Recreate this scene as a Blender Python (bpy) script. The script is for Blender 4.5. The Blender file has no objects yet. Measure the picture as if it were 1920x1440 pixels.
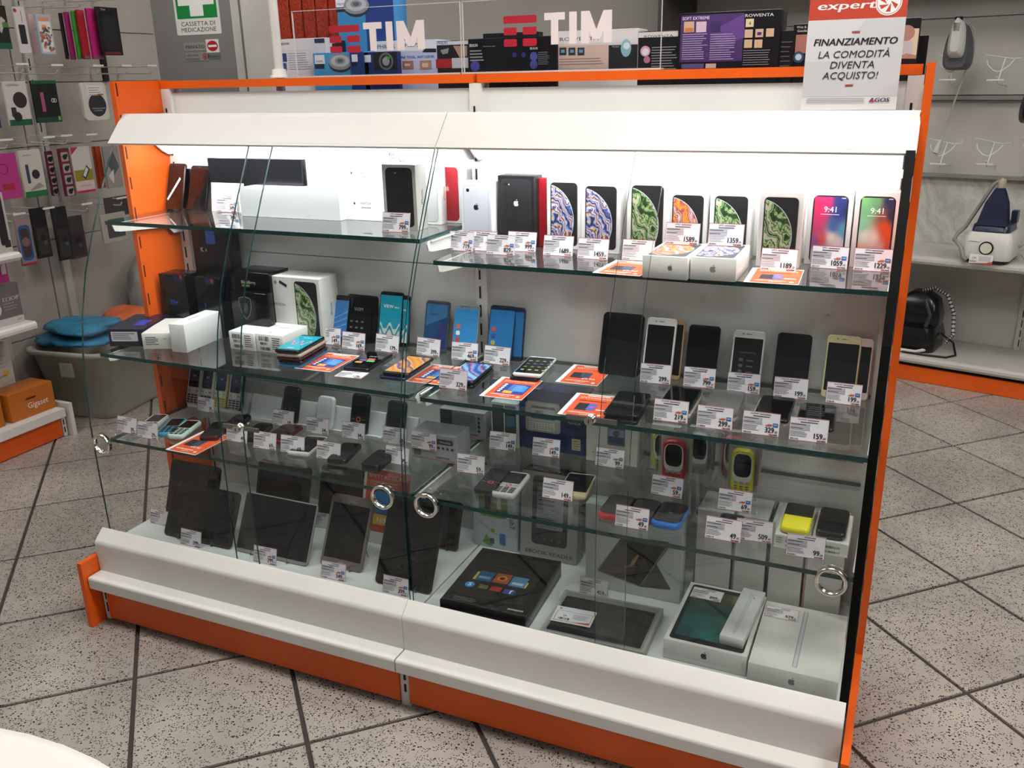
import bpy, math, random
from mathutils import Vector, Matrix, Euler
R = math.radians
scene = bpy.context.scene
COL = scene.collection
random.seed(7)

# ------------------------------------------------------------------ camera
CAM = Vector((2.014, -2.0868, 1.4667))
YAW, PIT, ROL, FPX = 0.4221, -0.3281, -0.0207, 1688.6
_fw = Vector((-math.sin(YAW) * math.cos(PIT), math.cos(YAW) * math.cos(PIT), math.sin(PIT)))
_r0 = Vector((math.cos(YAW), math.sin(YAW), 0))
_u0 = _r0.cross(_fw)
_rt = _r0 * math.cos(ROL) + _u0 * math.sin(ROL)
_up = -_r0 * math.sin(ROL) + _u0 * math.cos(ROL)
cam_data = bpy.data.cameras.new('camera')
cam_data.sensor_width = 36
cam_data.lens = FPX / 1920 * 36
cam_data.clip_start = 0.05
cam = bpy.data.objects.new('camera', cam_data)
COL.objects.link(cam)
cam.matrix_world = Matrix(((_rt.x, _up.x, -_fw.x, CAM.x), (_rt.y, _up.y, -_fw.y, CAM.y), (_rt.z, _up.z, -_fw.z, CAM.z), (0, 0, 0, 1)))
scene.camera = cam

# ------------------------------------------------------------------ world, exposure
world = bpy.data.worlds.new('world')
scene.world = world
world.use_nodes = True
world.node_tree.nodes['Background'].inputs[0].default_value = (0.90, 0.95, 1.0, 1)
world.node_tree.nodes['Background'].inputs[1].default_value = 0.10
vs = scene.view_settings
vs.view_transform = 'Standard'
vs.look = 'None'
vs.gamma = 1
vs.use_curve_mapping = False
vs.exposure = 0.18
scene.cycles.transparent_max_bounces = 32
scene.cycles.max_bounces = 4
scene.cycles.diffuse_bounces = 2
scene.cycles.glossy_bounces = 3
scene.cycles.transmission_bounces = 3
scene.cycles.use_adaptive_sampling = True
scene.cycles.adaptive_threshold = 0.06
scene.cycles.adaptive_min_samples = 12
scene.cycles.use_denoising = True

# ceiling luminaires give the room light (their visible panels are built with the ceiling)
LAMPS = [(-0.7, -0.95, 15), (1.7, -0.95, 32), (4.2, -0.95, 34), (-0.5, 1.5, 7), (1.7, 1.2, 14), (4.1, 1.4, 17), (4.6, -3.2, 22), (-2.7, 2.3, 18)]  # last entry: unseen lamp added only to brighten the grey door
CEIL_Z = 2.95
for lx, ly, lw in LAMPS:
    ld = bpy.data.lights.new('ceiling_lamp_light', 'AREA')
    ld.shape = 'RECTANGLE'; ld.size = 1.15; ld.size_y = 0.55
    ld.energy = lw; ld.color = (1.0, 0.97, 0.93)
    lo = bpy.data.objects.new('ceiling_lamp_light', ld)
    lo.location = (lx, ly, CEIL_Z - 0.06)
    COL.objects.link(lo)

# ------------------------------------------------------------------ geometry helpers
def ray(px, py):
    return _fw + _rt * ((px - 960) / FPX) - _up * ((py - 720) / FPX)
def onz(px, py, z):
    d = ray(px, py); return CAM + d * ((z - CAM.z) / d.z)
def ony(px, py, y):
    d = ray(px, py); return CAM + d * ((y - CAM.y) / d.y)
def onx(px, py, x):
    d = ray(px, py); return CAM + d * ((x - CAM.x) / d.x)
def onpl(px, py, p, n):
    d = ray(px, py); return CAM + d * (n.dot(p - CAM) / n.dot(d))

def lin(h):
    v = [int(h[i:i + 2], 16) / 255 for i in (0, 2, 4)]
    return tuple((c / 12.92 if c <= 0.04045 else ((c + 0.055) / 1.055) ** 2.4) for c in v) + (1.0,)
MATS = {}
def mat(h, rough=0.5, metal=0.0, spec=0.5):
    k = (h, rough, metal, spec)
    if isinstance(h, bpy.types.Material): return h
    if h in SPECIAL: return SPECIAL[h]
    if k not in MATS:
        m = bpy.data.materials.new('colour_' + h); m.use_nodes = True
        b = m.node_tree.nodes['Principled BSDF']
        b.inputs['Base Color'].default_value = lin(h)
        b.inputs['Roughness'].default_value = rough
        b.inputs['Metallic'].default_value = metal
        b.inputs['Specular IOR Level'].default_value = spec
        MATS[k] = m
    return MATS[k]
SPECIAL = {}
def nodemat(name):
    m = bpy.data.materials.new(name); m.use_nodes = True
    nt = m.node_tree
    SPECIAL[name] = m
    return m, nt, nt.nodes['Principled BSDF'], nt.nodes, nt.links

def glassmat(name, tint, ior, rough=0.0, edge=0.0, gcol=(1, 1, 1, 1)):
    m = bpy.data.materials.new(name); m.use_nodes = True; nt = m.node_tree
    for n in list(nt.nodes): nt.nodes.remove(n)
    out = nt.nodes.new('ShaderNodeOutputMaterial'); mix = nt.nodes.new('ShaderNodeMixShader')
    tr = nt.nodes.new('ShaderNodeBsdfTransparent'); gl = nt.nodes.new('ShaderNodeBsdfGlossy')
    lw = nt.nodes.new('ShaderNodeLayerWeight'); lw.inputs['Blend'].default_value = 0.5
    pw = nt.nodes.new('ShaderNodeMath'); pw.operation = 'POWER'; pw.inputs[1].default_value = 5.0
    f0 = ((ior - 1) / (ior + 1)) ** 2
    fr = nt.nodes.new('ShaderNodeMath'); fr.operation = 'MULTIPLY_ADD'; fr.inputs[1].default_value = 1 - f0; fr.inputs[2].default_value = f0
    nt.links.new(lw.outputs['Facing'], pw.inputs[0]); nt.links.new(pw.outputs[0], fr.inputs[0])
    tr.inputs[0].default_value = tint; gl.inputs[0].default_value = gcol; gl.inputs['Roughness'].default_value = rough
    nt.links.new(fr.outputs[0], mix.inputs[0]); nt.links.new(tr.outputs[0], mix.inputs[1])
    nt.links.new(gl.outputs[0], mix.inputs[2]); nt.links.new(mix.outputs[0], out.inputs[0])
    SPECIAL[name] = m
    return m
glassmat('pane_glass', (0.957, 0.978, 0.968, 1), 1.60)
glassmat('shelf_glass', (0.926, 0.968, 0.951, 1), 1.66)
glassmat('acrylic', (0.975, 0.98, 0.985, 1), 1.3)
glassmat('film', (0.95, 0.95, 0.95, 1), 1.35, 0.05)
m, nt, b, N, L = nodemat('glass_edge')
b.inputs['Base Color'].default_value = (0.006, 0.045, 0.043, 1); b.inputs['Roughness'].default_value = 0.08
m, nt, b, N, L = nodemat('chrome')
b.inputs['Base Color'].default_value = (0.75, 0.72, 0.66, 1); b.inputs['Metallic'].default_value = 1; b.inputs['Roughness'].default_value = 0.16
def noisy(name, h, rough, amt=0.05, scale=6, metal=0):
    m, nt, b, N, L = nodemat(name)
    tc = N.new('ShaderNodeNewGeometry'); no = N.new('ShaderNodeTexNoise'); no.inputs['Scale'].default_value = scale
    L.new(tc.outputs['Position'], no.inputs['Vector'])
    c = lin(h); rp = N.new('ShaderNodeValToRGB')
    rp.color_ramp.elements[0].color = tuple(x * (1 - amt) for x in c[:3]) + (1,)
    rp.color_ramp.elements[1].color = tuple(min(1, x * (1 + amt)) for x in c[:3]) + (1,)
    rp.color_ramp.elements[0].position = 0.3; rp.color_ramp.elements[1].position = 0.7
    L.new(no.outputs['Fac'], rp.inputs[0]); L.new(rp.outputs[0], b.inputs['Base Color'])
    b.inputs['Roughness'].default_value = rough; b.inputs['Metallic'].default_value = metal
    return m
noisy('white_metal', 'DFDCD7', 0.38, 0.03)
noisy('back_white', 'DEDEDA', 0.55, 0.02)
noisy('deck_white', 'DCE0DE', 0.35, 0.02)
noisy('orange_metal', 'E65C0C', 0.42, 0.04)
noisy('wall_paint', 'B9B3AB', 0.7, 0.05, 3)
noisy('left_panel', 'ACA59D', 0.55, 0.06, 4)
noisy('unit_white', 'BAB6AF', 0.5, 0.07, 4)
noisy('door_grey', '7D7B78', 0.5, 0.03, 3)
noisy('ceiling_white', 'D8D6D2', 0.8, 0.02)
noisy('bin_plastic', 'A9A79B', 0.45, 0.08, 9)
noisy('bag_blue', '2C7FA6', 0.5, 0.25, 14)
noisy('bag_grey', '8C8A84', 0.45, 0.35, 12)
noisy('bag_orange', 'D8622E', 0.5, 0.25, 12)
# terrazzo tile with dark specks
m, nt, b, N, L = nodemat('terrazzo')
geo = N.new('ShaderNodeNewGeometry')
v1 = N.new('ShaderNodeTexVoronoi'); v1.inputs['Scale'].default_value = 95
v2 = N.new('ShaderNodeTexVoronoi'); v2.inputs['Scale'].default_value = 210
n1 = N.new('ShaderNodeTexNoise'); n1.inputs['Scale'].default_value = 34; n1.inputs['Detail'].default_value = 2
n2 = N.new('ShaderNodeTexNoise'); n2.inputs['Scale'].default_value = 2.5
for n in (v1, v2, n1, n2): L.new(geo.outputs['Position'], n.inputs['Vector'])
def mth(op, a, bb, clamp=False):
    q = N.new('ShaderNodeMath'); q.operation = op; q.use_clamp = clamp
    for i, s in enumerate((a, bb)):
        if s is None: continue
        if hasattr(s, 'is_linked'): L.new(s, q.inputs[i])
        else: q.inputs[i].default_value = s
    return q.outputs[0]
s1 = mth('MULTIPLY', mth('LESS_THAN', v1.outputs['Distance'], 0.27), mth('GREATER_THAN', v1.outputs['Color'], 0.55))
s2 = mth('MULTIPLY', mth('LESS_THAN', v2.outputs['Distance'], 0.33), mth('GREATER_THAN', n1.outputs['Fac'], 0.46))
sp = mth('MAXIMUM', s1, s2)
rp = N.new('ShaderNodeValToRGB')
rp.color_ramp.elements[0].color = lin('9A928A'); rp.color_ramp.elements[1].color = lin('B4ABA1')
rp.color_ramp.elements[0].position = 0.35; rp.color_ramp.elements[1].position = 0.65
L.new(n2.outputs['Fac'], rp.inputs[0])
mx = N.new('ShaderNodeMix'); mx.data_type = 'RGBA'
L.new(sp, mx.inputs['Factor']); L.new(rp.outputs[0], mx.inputs['A']); mx.inputs['B'].default_value = lin('3A322C')
L.new(mx.outputs['Result'], b.inputs['Base Color'])
b.inputs['Roughness'].default_value = 0.34
def emat(name, col, st):
    m, nt, b, N, L = nodemat(name)
    b.inputs['Base Color'].default_value = (0.8, 0.8, 0.8, 1)
    b.inputs['Emission Color'].default_value = col; b.inputs['Emission Strength'].default_value = st
    m.cycles.emission_sampling = 'NONE'
emat('lamp_panel', (1, 0.98, 0.94, 1), 3.0)
emat('lamp_tube', (0.97, 0.99, 1, 1), 1.5)
# swirling planet prints
def swirl(name, cols, scale=26, seed=0.0, dist=5.0):
    m, nt, b, N, L = nodemat(name)
    tc = N.new('ShaderNodeTexCoord'); mp = N.new('ShaderNodeMapping'); mp.inputs['Location'].default_value = (seed, seed * 2, seed)
    mp.inputs['Scale'].default_value = (1.5, 1, 1)
    w = N.new('ShaderNodeTexWave'); w.inputs['Scale'].default_value = scale * 0.55; w.inputs['Distortion'].default_value = dist * 2.2
    w.inputs['Detail'].default_value = 4; w.inputs['Detail Scale'].default_value = 1.4; w.bands_direction = 'DIAGONAL'
    rp = N.new('ShaderNodeValToRGB')
    els = rp.color_ramp.elements
    while len(els) < len(cols): els.new(0.5)
    for i, c in enumerate(cols):
        els[i].position = i / (len(cols) - 1); els[i].color = lin(c)
    L.new(tc.outputs['Object'], mp.inputs[0]); L.new(mp.outputs[0], w.inputs['Vector']); L.new(w.outputs['Fac'], rp.inputs[0])
    L.new(rp.outputs[0], b.inputs['Base Color']); b.inputs['Roughness'].default_value = 0.3
swirl('planet_blue', ['2C2450', '6B7FB8', 'A9B4D0', 'D9A03A', '8A4A2A', '3B3A78', 'B7BFDD'], 26, 0.3)
swirl('planet_green', ['20301C', '5E8A4A', 'A7B98A', '6E7A52', '2A3A22', '8FAE70', 'B9A7A0'], 26, 1.7)
swirl('planet_rose', ['D98A3A', 'B8563A', '7A3A58', 'C58AA0', 'E0A850', '5A2A48', 'D9B0B8'], 26, 2.9)
swirl('wall_orange', ['D99A4A', 'C97A3A', 'E0B068', '4A3A78', 'C98A4A'], 9, 0.8, 2.0)
swirl('wall_blue', ['2C4FA0', '6FA0D8', 'B06A98', '2A3A78', '88B8E0'], 11, 2.2, 2.5)
swirl('wall_teal', ['123A44', '1E5A5A', '0F2E38', '2C6E64', '3E4A38'], 30, 0.4, 6.0)
swirl('fabric_red', ['7A1E10', 'A8341C', '8E2614', 'BC4424'], 60, 0.2, 8.0)
swirl('marble', ['B5B2AB', 'C6C3BC', 'BDBAB3', 'CBC8C2'], 6, 0.2, 6.0)
# pictures printed as smoothly blended colour patches
m, nt, b, N, L = nodemat('picture_print')
at = N.new('ShaderNodeAttribute'); at.attribute_name = 'ink'
L.new(at.outputs['Color'], b.inputs['Base Color']); b.inputs['Roughness'].default_value = 0.3
def picture(name, th, u0, v0, u1, v1, fn, nx=14, ny=24, y=-0.0012):
    vs = [(u0 + (u1 - u0) * i / nx, y, v0 + (v1 - v0) * j / ny) for j in range(ny + 1) for i in range(nx + 1)]
    fs = [(j * (nx + 1) + i, j * (nx + 1) + i + 1, (j + 1) * (nx + 1) + i + 1, (j + 1) * (nx + 1) + i) for j in range(ny) for i in range(nx)]
    me = bpy.data.meshes.new(name); me.from_pydata(vs, [], fs); me.materials.append(SPECIAL['picture_print'])
    ca = me.color_attributes.new('ink', 'FLOAT_COLOR', 'POINT')
    for k in range(len(vs)):
        i, j = k % (nx + 1), k // (nx + 1); ca.data[k].color = lin(fn(i / nx, j / ny))
    o = bpy.data.objects.new(name, me); COL.objects.link(o); o.parent = th
    return o
def blend(pts):
    # inverse distance blend of (x, y, hex) spots
    def f(x, y):
        tot = 0; c = [0, 0, 0]
        for px, py, h in pts:
            w = 1 / (((x - px) ** 2 + ((y - py) * 1.6) ** 2) ** 1.6 + 1e-4); tot += w
            for k in range(3): c[k] += w * int(h[2 * k:2 * k + 2], 16)
        return '%02X%02X%02X' % tuple(int(q / tot) for q in c)
    return f

class MB:
    def __init__(s): s.v = []; s.f = []; s.m = []; s.s = []; s.mats = []
    def mi(s, m):
        m = mat(m) if not isinstance(m, bpy.types.Material) else m
        if m not in s.mats: s.mats.append(m)
        return s.mats.index(m)
    def add(s, vs, fs, m, smooth=False):
        o = len(s.v); k = s.mi(m)
        s.v += [tuple(p) for p in vs]
        for f in fs:
            s.f.append(tuple(i + o for i in f)); s.m.append(k); s.s.append(smooth)
        return s
    def box(s, x0, x1, y0, y1, z0, z1, m, M=None, caps=None):
        vs = [Vector(p) for p in ((x0, y0, z0), (x1, y0, z0), (x1, y1, z0), (x0, y1, z0), (x0, y0, z1), (x1, y0, z1), (x1, y1, z1), (x0, y1, z1))]
        if M: vs = [M @ p for p in vs]
        return s.add(vs, [(0, 3, 2, 1), (4, 5, 6, 7), (0, 1, 5, 4), (1, 2, 6, 5), (2, 3, 7, 6), (3, 0, 4, 7)], m)
    def loft(s, loops, m, closed=True, cap=True, smooth=True, capm=None):
        n = len(loops[0]); vs = [p for l in loops for p in l]; fs = []
        for a in range(len(loops) - 1):
            for i in range(n if closed else n - 1):
                j = (i + 1) % n
                fs.append((a * n + i, a * n + j, (a + 1) * n + j, (a + 1) * n + i))
        s.add(vs, fs, m, smooth)
        if cap:
            s.add(loops[0], [tuple(reversed(range(n)))], capm or m); s.add(loops[-1], [tuple(range(n))], capm or m)
        return s
    def rslab(s, w, h, t, r, m, e=0.0012, n=4, cx=0, cz=0, y0=0, capm=None):
        # rounded rectangle in XZ (z from cz), thickness along +Y, softened rim
        def lp(ins, y):
            rr = max(r - ins, 1e-4); W = w / 2 - ins; H0 = cz + ins; H1 = cz + h - ins; out = []
            for (x, z, a0) in ((W - rr, H0 + rr, -90), (W - rr, H1 - rr, 0), (-W + rr, H1 - rr, 90), (-W + rr, H0 + rr, 180)):
                for k in range(n + 1):
                    a = R(a0 + 90 * k / n); out.append((cx + x + rr * math.cos(a), y, z + rr * math.sin(a)))
            return out
        e = min(e, t * 0.45)
        return s.loft([lp(e, y0), lp(0, y0 + e), lp(0, y0 + t - e), lp(e, y0 + t)], m, capm=capm)
    def tube(s, pts, r, m, n=8, cap=True):
        pts = [Vector(p) for p in pts]; loops = []; prev = None
        for i, p in enumerate(pts):
            d = (pts[min(i + 1, len(pts) - 1)] - pts[max(i - 1, 0)]).normalized()
            a = prev if prev else (Vector((0, 0, 1)) if abs(d.z) < 0.9 else Vector((1, 0, 0)))
            u = (a - d * a.dot(d)).normalized(); w = d.cross(u); prev = u
            rr = r[i] if isinstance(r, (list, tuple)) else r
            loops.append([p + u * (rr * math.cos(2 * math.pi * k / n)) + w * (rr * math.sin(2 * math.pi * k / n)) for k in range(n)])
        return s.loft(loops, m, cap=cap)
    def lathe(s, prof, m, n=24, c=(0, 0, 0), cap=True):
        loops = [[(c[0] + r * math.cos(2 * math.pi * k / n), c[1] + r * math.sin(2 * math.pi * k / n), c[2] + z) for k in range(n)] for r, z in prof]
        return s.loft(loops, m, cap=cap)
    def prism(s, poly, axis, a0, a1, m, smooth=False):
        # poly: list of 2d points; axis 'x': (y,z) extruded over x; 'y': (x,z); 'z': (x,y)
        def pt(p, a):
            return (a, p[0], p[1]) if axis == 'x' else (p[0], a, p[1]) if axis == 'y' else (p[0], p[1], a)
        return s.loft([[pt(p, a0) for p in poly], [pt(p, a1) for p in poly]], m, smooth=smooth)
    def mesh(s, name):
        me = bpy.data.meshes.new(name)
        me.from_pydata(s.v, [], s.f)
        for mm in s.mats: me.materials.append(mm)
        me.polygons.foreach_set('material_index', s.m)
        me.polygons.foreach_set('use_smooth', s.s)
        me.update()
        import bmesh
        if s.closed_fix:
            bm = bmesh.new(); bm.from_mesh(me)
            bmesh.ops.remove_doubles(bm, verts=bm.verts, dist=1e-6)
            bmesh.ops.recalc_face_normals(bm, faces=bm.faces); bm.to_mesh(me); bm.free()
        return me
    closed_fix = False
    def build(s, name, parent=None, fix=False):
        s.closed_fix = fix
        o = bpy.data.objects.new(name, s.mesh(name))
        COL.objects.link(o); o.parent = parent
        return o

def tag(o, label=None, cat=None, group=None, kind=None):
    if label: o['label'] = label
    if cat: o['category'] = cat
    if group: o['group'] = group
    if kind: o['kind'] = kind
    return o
def thing(name, label, cat, loc=(0, 0, 0), yaw=0, lean=0, group=None, tilt=0):
    o = bpy.data.objects.new(name, None); COL.objects.link(o)
    o.empty_display_size = 0.02
    o.location = loc; o.rotation_euler = (R(-lean), R(tilt), R(yaw))
    tag(o, label, cat, group)
    return o
def wm(o):
    return Matrix.Translation(o.location) @ o.rotation_euler.to_matrix().to_4x4()

_TX = {}
def textgeom(s, bold=0.0, shear=0.0):
    k = (s, bold, shear)
    if k not in _TX:
        cu = bpy.data.curves.new('t', 'FONT'); cu.body = s; cu.resolution_u = 2
        cu.offset = bold; cu.shear = shear; cu.fill_mode = 'FRONT'
        ob = bpy.data.objects.new('t', cu)
        me = bpy.data.meshes.new_from_object(ob)
        vs = [(v.co.x, v.co.y) for v in me.vertices]; fs = [tuple(p.vertices) for p in me.polygons]
        bpy.data.objects.remove(ob); bpy.data.curves.remove(cu); bpy.data.meshes.remove(me)
        if vs:
            x0 = min(p[0] for p in vs); x1 = max(p[0] for p in vs)
        else: x0 = x1 = 0
        _TX[k] = ([(p[0] - x0, p[1]) for p in vs], fs, x1 - x0)
    return _TX[k]

class Print(MB):
    """flat print on the face y=0 (facing -Y) of a thing; u = x, v = z, drawn in layers"""
    def __init__(s, th=None, y0=0.0, face='front', k=0.0):
        super().__init__(); s.th = th; s.y0 = y0; s.lay = 0; s.face = face; s.k = k
        s.M = wm(th) if th else None
    def P(s, u, v):
        d = 0.00025 + 0.00006 * s.lay
        if s.face == 'front': return (u, s.y0 - d, v)
        if s.face == 'right': return (s.k + d, u, v)
        if s.face == 'top': return (u, v, s.k + d)
        if s.face == 'left': return (s.k - d, u, v)
    def px(s, px, py):
        if s.face == 'front': p0, n = Vector((0, s.y0, 0)), Vector((0, -1, 0))
        elif s.face == 'top': p0, n = Vector((0, 0, s.k)), Vector((0, 0, 1))
        else: p0, n = Vector((s.k, 0, 0)), Vector((1, 0, 0))
        q = s.M.inverted() @ onpl(px, py, s.M @ p0, (s.M.to_3x3() @ n))
        return (q.x, q.z) if s.face == 'front' else (q.x, q.y) if s.face == 'top' else (q.y, q.z)
    def poly(s, pts, c, nxt=True):
        s.add([s.P(*p) for p in pts], [tuple(range(len(pts)))], c)
        if nxt: s.lay += 1
        return s
    def ppoly(s, pts, c): return s.poly([s.px(*p) for p in pts], c)
    def rect(s, u0, v0, u1, v1, c, nxt=True): return s.poly([(u0, v0), (u1, v0), (u1, v1), (u0, v1)], c, nxt)
    def prect(s, x0, y0, x1, y1, c):
        a, b = s.px(x0, y1), s.px(x1, y0); return s.rect(a[0], a[1], b[0], b[1], c)
    def rrect(s, u0, v0, u1, v1, r, c, n=4):
        pts = []
        for (x, y, a0) in ((u1 - r, v0 + r, -90), (u1 - r, v1 - r, 0), (u0 + r, v1 - r, 90), (u0 + r, v0 + r, 180)):
            for k in range(n + 1):
                a = R(a0 + 90 * k / n); pts.append((x + r * math.cos(a), y + r * math.sin(a)))
        return s.poly(pts, c)
    def disc(s, u, v, r, c, n=24, ry=None):
        return s.poly([(u + r * math.cos(2 * math.pi * k / n), v + (ry or r) * math.sin(2 * math.pi * k / n)) for k in range(n)], c)
    def ring(s, u, v, r0, r1, c, n=28):
        vs = []; fs = []
        for k in range(n):
            a = 2 * math.pi * k / n
            vs += [s.P(u + r0 * math.cos(a), v + r0 * math.sin(a)), s.P(u + r1 * math.cos(a), v + r1 * math.sin(a))]
        for k in range(n):
            j = (k + 1) % n; fs.append((2 * k, 2 * k + 1, 2 * j + 1, 2 * j))
        s.add(vs, fs, c); s.lay += 1; return s
    def text(s, t, u, v, size, c, al='c', sx=1.0, bold=0.0, shear=0.0, rot=0.0, w=None):
        vs, fs, W = textgeom(t, 0.0, shear)
        if not vs: return s
        if w: sx = w / (W * size)
        if bold > 0:
            for k in (-1, 1):
                b = k * bold * size * 0.55; s.text(t, u + b * math.cos(R(rot)), v + b * math.sin(R(rot)), size, c, al, sx, 0.0, shear, rot)
        ox = {'c': -W / 2, 'l': 0, 'r': -W}[al]; ca, sa = math.cos(R(rot)), math.sin(R(rot)); out = []
        for x, y in vs:
            x = (x + ox) * size * sx; y = y * size
            out.append(s.P(u + x * ca - y * sa, v + x * sa + y * ca))
        s.add(out, fs, c); s.lay += 1; return s
    def ptext(s, t, px, py, hpx, c, **k):
        a, b = s.px(px, py), s.px(px, py - hpx)
        return s.text(t, a[0], a[1], abs(b[1] - a[1]) / 0.73, c, **k)
    def lines(s, u0, v0, u1, n, step, th, c, jit=0.25):
        for i in range(n):
            e = u1 - (u1 - u0) * jit * random.random(); v = v0 - i * step
            s.rect(u0, v, e, v + th, c, False)
        s.lay += 1; return s
    def bars(s, u0, v0, u1, v1, c, n=14):
        for i in range(n):
            x = u0 + (u1 - u0) * i / n; s.rect(x, v0, x + (u1 - u0) / n * random.choice((0.35, 0.5, 0.75)), v1, c, False)
        s.lay += 1; return s
    def apple(s, u, v, r, c):
        pts = [(0, .62), (.18, .72), (.42, .74), (.66, .62), (.74, .5), (.58, .36), (.52, .14), (.6, -.08), (.8, -.22), (.68, -.52), (.48, -.8), (.3, -.88), (.1, -.8), (-.1, -.8), (-.32, -.88), (-.52, -.76), (-.74, -.42), (-.84, 0), (-.78, .38), (-.58, .64), (-.32, .74), (-.12, .68)]
        s.poly([(u + a * r, v + b * r) for a, b in pts], c, False)
        return s.poly([(u + a * r, v + b * r) for a, b in ((0, .82), (.02, 1.02), (.14, 1.2), (.34, 1.28), (.32, 1.06), (.2, .9))], c)

def slab_thing(name, label, cat, loc, w, h, t, body, r=0.002, e=0.0008, yaw=0, lean=0, group=None, part='box_body', tilt=0):
    th = thing(name, label, cat, loc, yaw, lean, group, tilt)
    MB().rslab(w, h, t, r, body, e=e).build(part, th)
    return th
# ------------------------------------------------------------------ the room
def struct(o): return tag(o, kind='structure')
fl = struct(MB().box(-6, 7, -6, 6, -0.06, -0.006, mat('3D3632', 0.7)).build('floor'))
SH = 0.05
def lat(i, j):      # tile lattice, laid diagonally to the display case
    x = 2.265 + 0.2828 * (i + j); y = 0.066 + 0.2828 * (j - i)
    return x, y + SH * (2.265 - x)
_g = 0.0045 * 1.4142 / 0.4
a, b2 = Vector((0.2828, -0.2828 - SH * 0.2828)), Vector((0.2828, 0.2828 - SH * 0.2828))
def tp(u, v, z, k): return (a.x * u + b2.x * v, a.y * u + b2.y * v, z)
g0, g1 = 0.0145, 0.9855
loops = [[tp(u, v, z, 0) for u, v in ((g0 - q, g0 - q), (g1 + q, g0 - q), (g1 + q, g1 + q), (g0 - q, g1 + q))] for z, q in ((-0.006, 0.0), (-0.001, 0.0), (0.0, -0.003))]
tile_me = MB().loft(loops, SPECIAL['terrazzo'], smooth=False).mesh('tile')
cells = []
for i in range(-22, 22):
    for j in range(-22, 22):
        x, y = lat(i, j); cx, cy = x + 0.2828, y
        if -5.8 < cx < 6.8 and -5.8 < cy < 5.8:
            d = Vector((cx, cy, 0)) - CAM; zc = d.dot(_fw)
            vis = zc > 0.3 and abs(960 + FPX * d.dot(_rt) / zc - 960) < 1250 and -500 < 720 - FPX * d.dot(_up) / zc < 1800 and cy < 3.5 and cx > -2.2
            cells.append((0 if vis else 1, d.length, x, y))
cells.sort()
rest = MB()
for n, (k, d, x, y) in enumerate(cells):
    if n < 300:
        o = bpy.data.objects.new('tile', tile_me); COL.objects.link(o); o.parent = fl; o.location = (x, y, 0)
    else:
        for l in loops[2:]:
            rest.add([(p[0] + x, p[1] + y, p[2]) for p in l], [(0, 1, 2, 3)], SPECIAL['terrazzo'])
tag(rest.build('distant_tiles', fl), kind='stuff')

ceil = struct(MB().box(-6, 7, -6, 6, CEIL_Z, CEIL_Z + 0.08, SPECIAL['ceiling_white']).build('ceiling'))
for lx, ly, lw in LAMPS:  # includes a housing and diffuser for the lamp added near the grey door
    p = MB(); p.box(lx - 0.62, lx + 0.62, ly - 0.31, ly + 0.31, CEIL_Z - 0.05, CEIL_Z, SPECIAL['white_metal'])
    o = p.build('light_housing', ceil)
    MB().box(lx - 0.58, lx + 0.58, ly - 0.27, ly + 0.27, CEIL_Z - 0.055, CEIL_Z - 0.05, SPECIAL['lamp_panel']).build('light_diffuser', ceil)

wl = struct(MB().box(-1.95, -1.75, -2.6, 1.80, 0, CEIL_Z, SPECIAL['wall_paint']).build('wall_left'))
for k, z in enumerate((0.28, 0.70, 1.08, 1.36, 1.64, 1.92, 2.3)):
    pass
# slotted wall panels of the peg wall
for j in range(3):
    y0 = -0.85 + j * 0.88
    for z0, z1 in ((0.02, 0.345), (0.35, 0.775), (0.78, 1.205), (1.21, 1.485), (1.49, 1.715), (1.72, 2.2)):
        MB().box(-1.75, -1.738, y0 + 0.004, min(y0 + 0.876, 1.795), z0, z1, SPECIAL['left_panel']).build('wall_panel', wl)
bw = struct(MB().box(-6, 1.05, 3.5, 3.7, 0, CEIL_Z, SPECIAL['wall_paint']).build('wall_back'))
# a white corner pier in front of the back wall, right of the grey door
a, c = ony(461, 75, 3.3), ony(505, 75, 3.3)
struct(MB().box(a.x, c.x + 0.35, 3.28, 3.5, 0, CEIL_Z, SPECIAL['unit_white']).build('trim_1'))
# grey service door with its frame
d0, d1 = ony(297, 75, 3.48).x, ony(449, 75, 3.48).x
dr = struct(MB().box(d0, d1, 3.44, 3.5, 0.0, 2.2, SPECIAL['door_grey']).build('door_1'))
MB().box(d0 - 0.09, d0, 3.42, 3.5, 0, 2.29, SPECIAL['unit_white']).build('door_frame', dr)
MB().box(d1, d1 + 0.07, 3.42, 3.5, 0, 2.29, SPECIAL['unit_white']).build('door_frame', dr)
MB().box(d0, d1, 3.42, 3.5, 2.2, 2.29, SPECIAL['unit_white']).build('door_frame', dr)
MB().tube([(d0 + 0.07, 3.44, 1.02), (d0 + 0.07, 3.38, 1.02), (d0 + 0.18, 3.38, 1.02)], 0.009, 'chrome').build('door_handle', dr)

def wall_sign(name, label, x0, y0, x1, y1, body, draw, r=0.01):
    p0, p1 = ony(x0, y1, 3.438), ony(x1, y0, 3.438)
    w = p1.x - p0.x; h = p1.z - p0.z
    th = slab_thing(name, label, 'sign', ((p0.x + p1.x) / 2, 3.438, p0.z), w, h, 0.002, body, r=r, e=0.0004, part='sign_plate')
    th.location.y = 3.4375
    pr = Print(th); draw(pr, w, h); pr.build('printed_sign', th)
def d_med(p, w, h):
    p.rect(-w * .45, h * .30, w * .45, h * .97, '14803A')
    p.rect(-w * .15, h * .34, w * .15, h * .93, 'E8E6E0'); p.rect(-w * .40, h * .54, w * .40, h * .74, 'E8E6E0')
    p.text('CASSETTA DI', 0, h * .165, h * .115, '1B1B1B', w=w * .76); p.text('MEDICAZIONE', 0, h * .055, h * .115, '1B1B1B', w=w * .78)
wall_sign('first_aid_sign', 'green and white first aid sign with a cross on the grey door', 333, -42, 404, 67, 'DAD8D0', d_med, 0.012)
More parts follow.
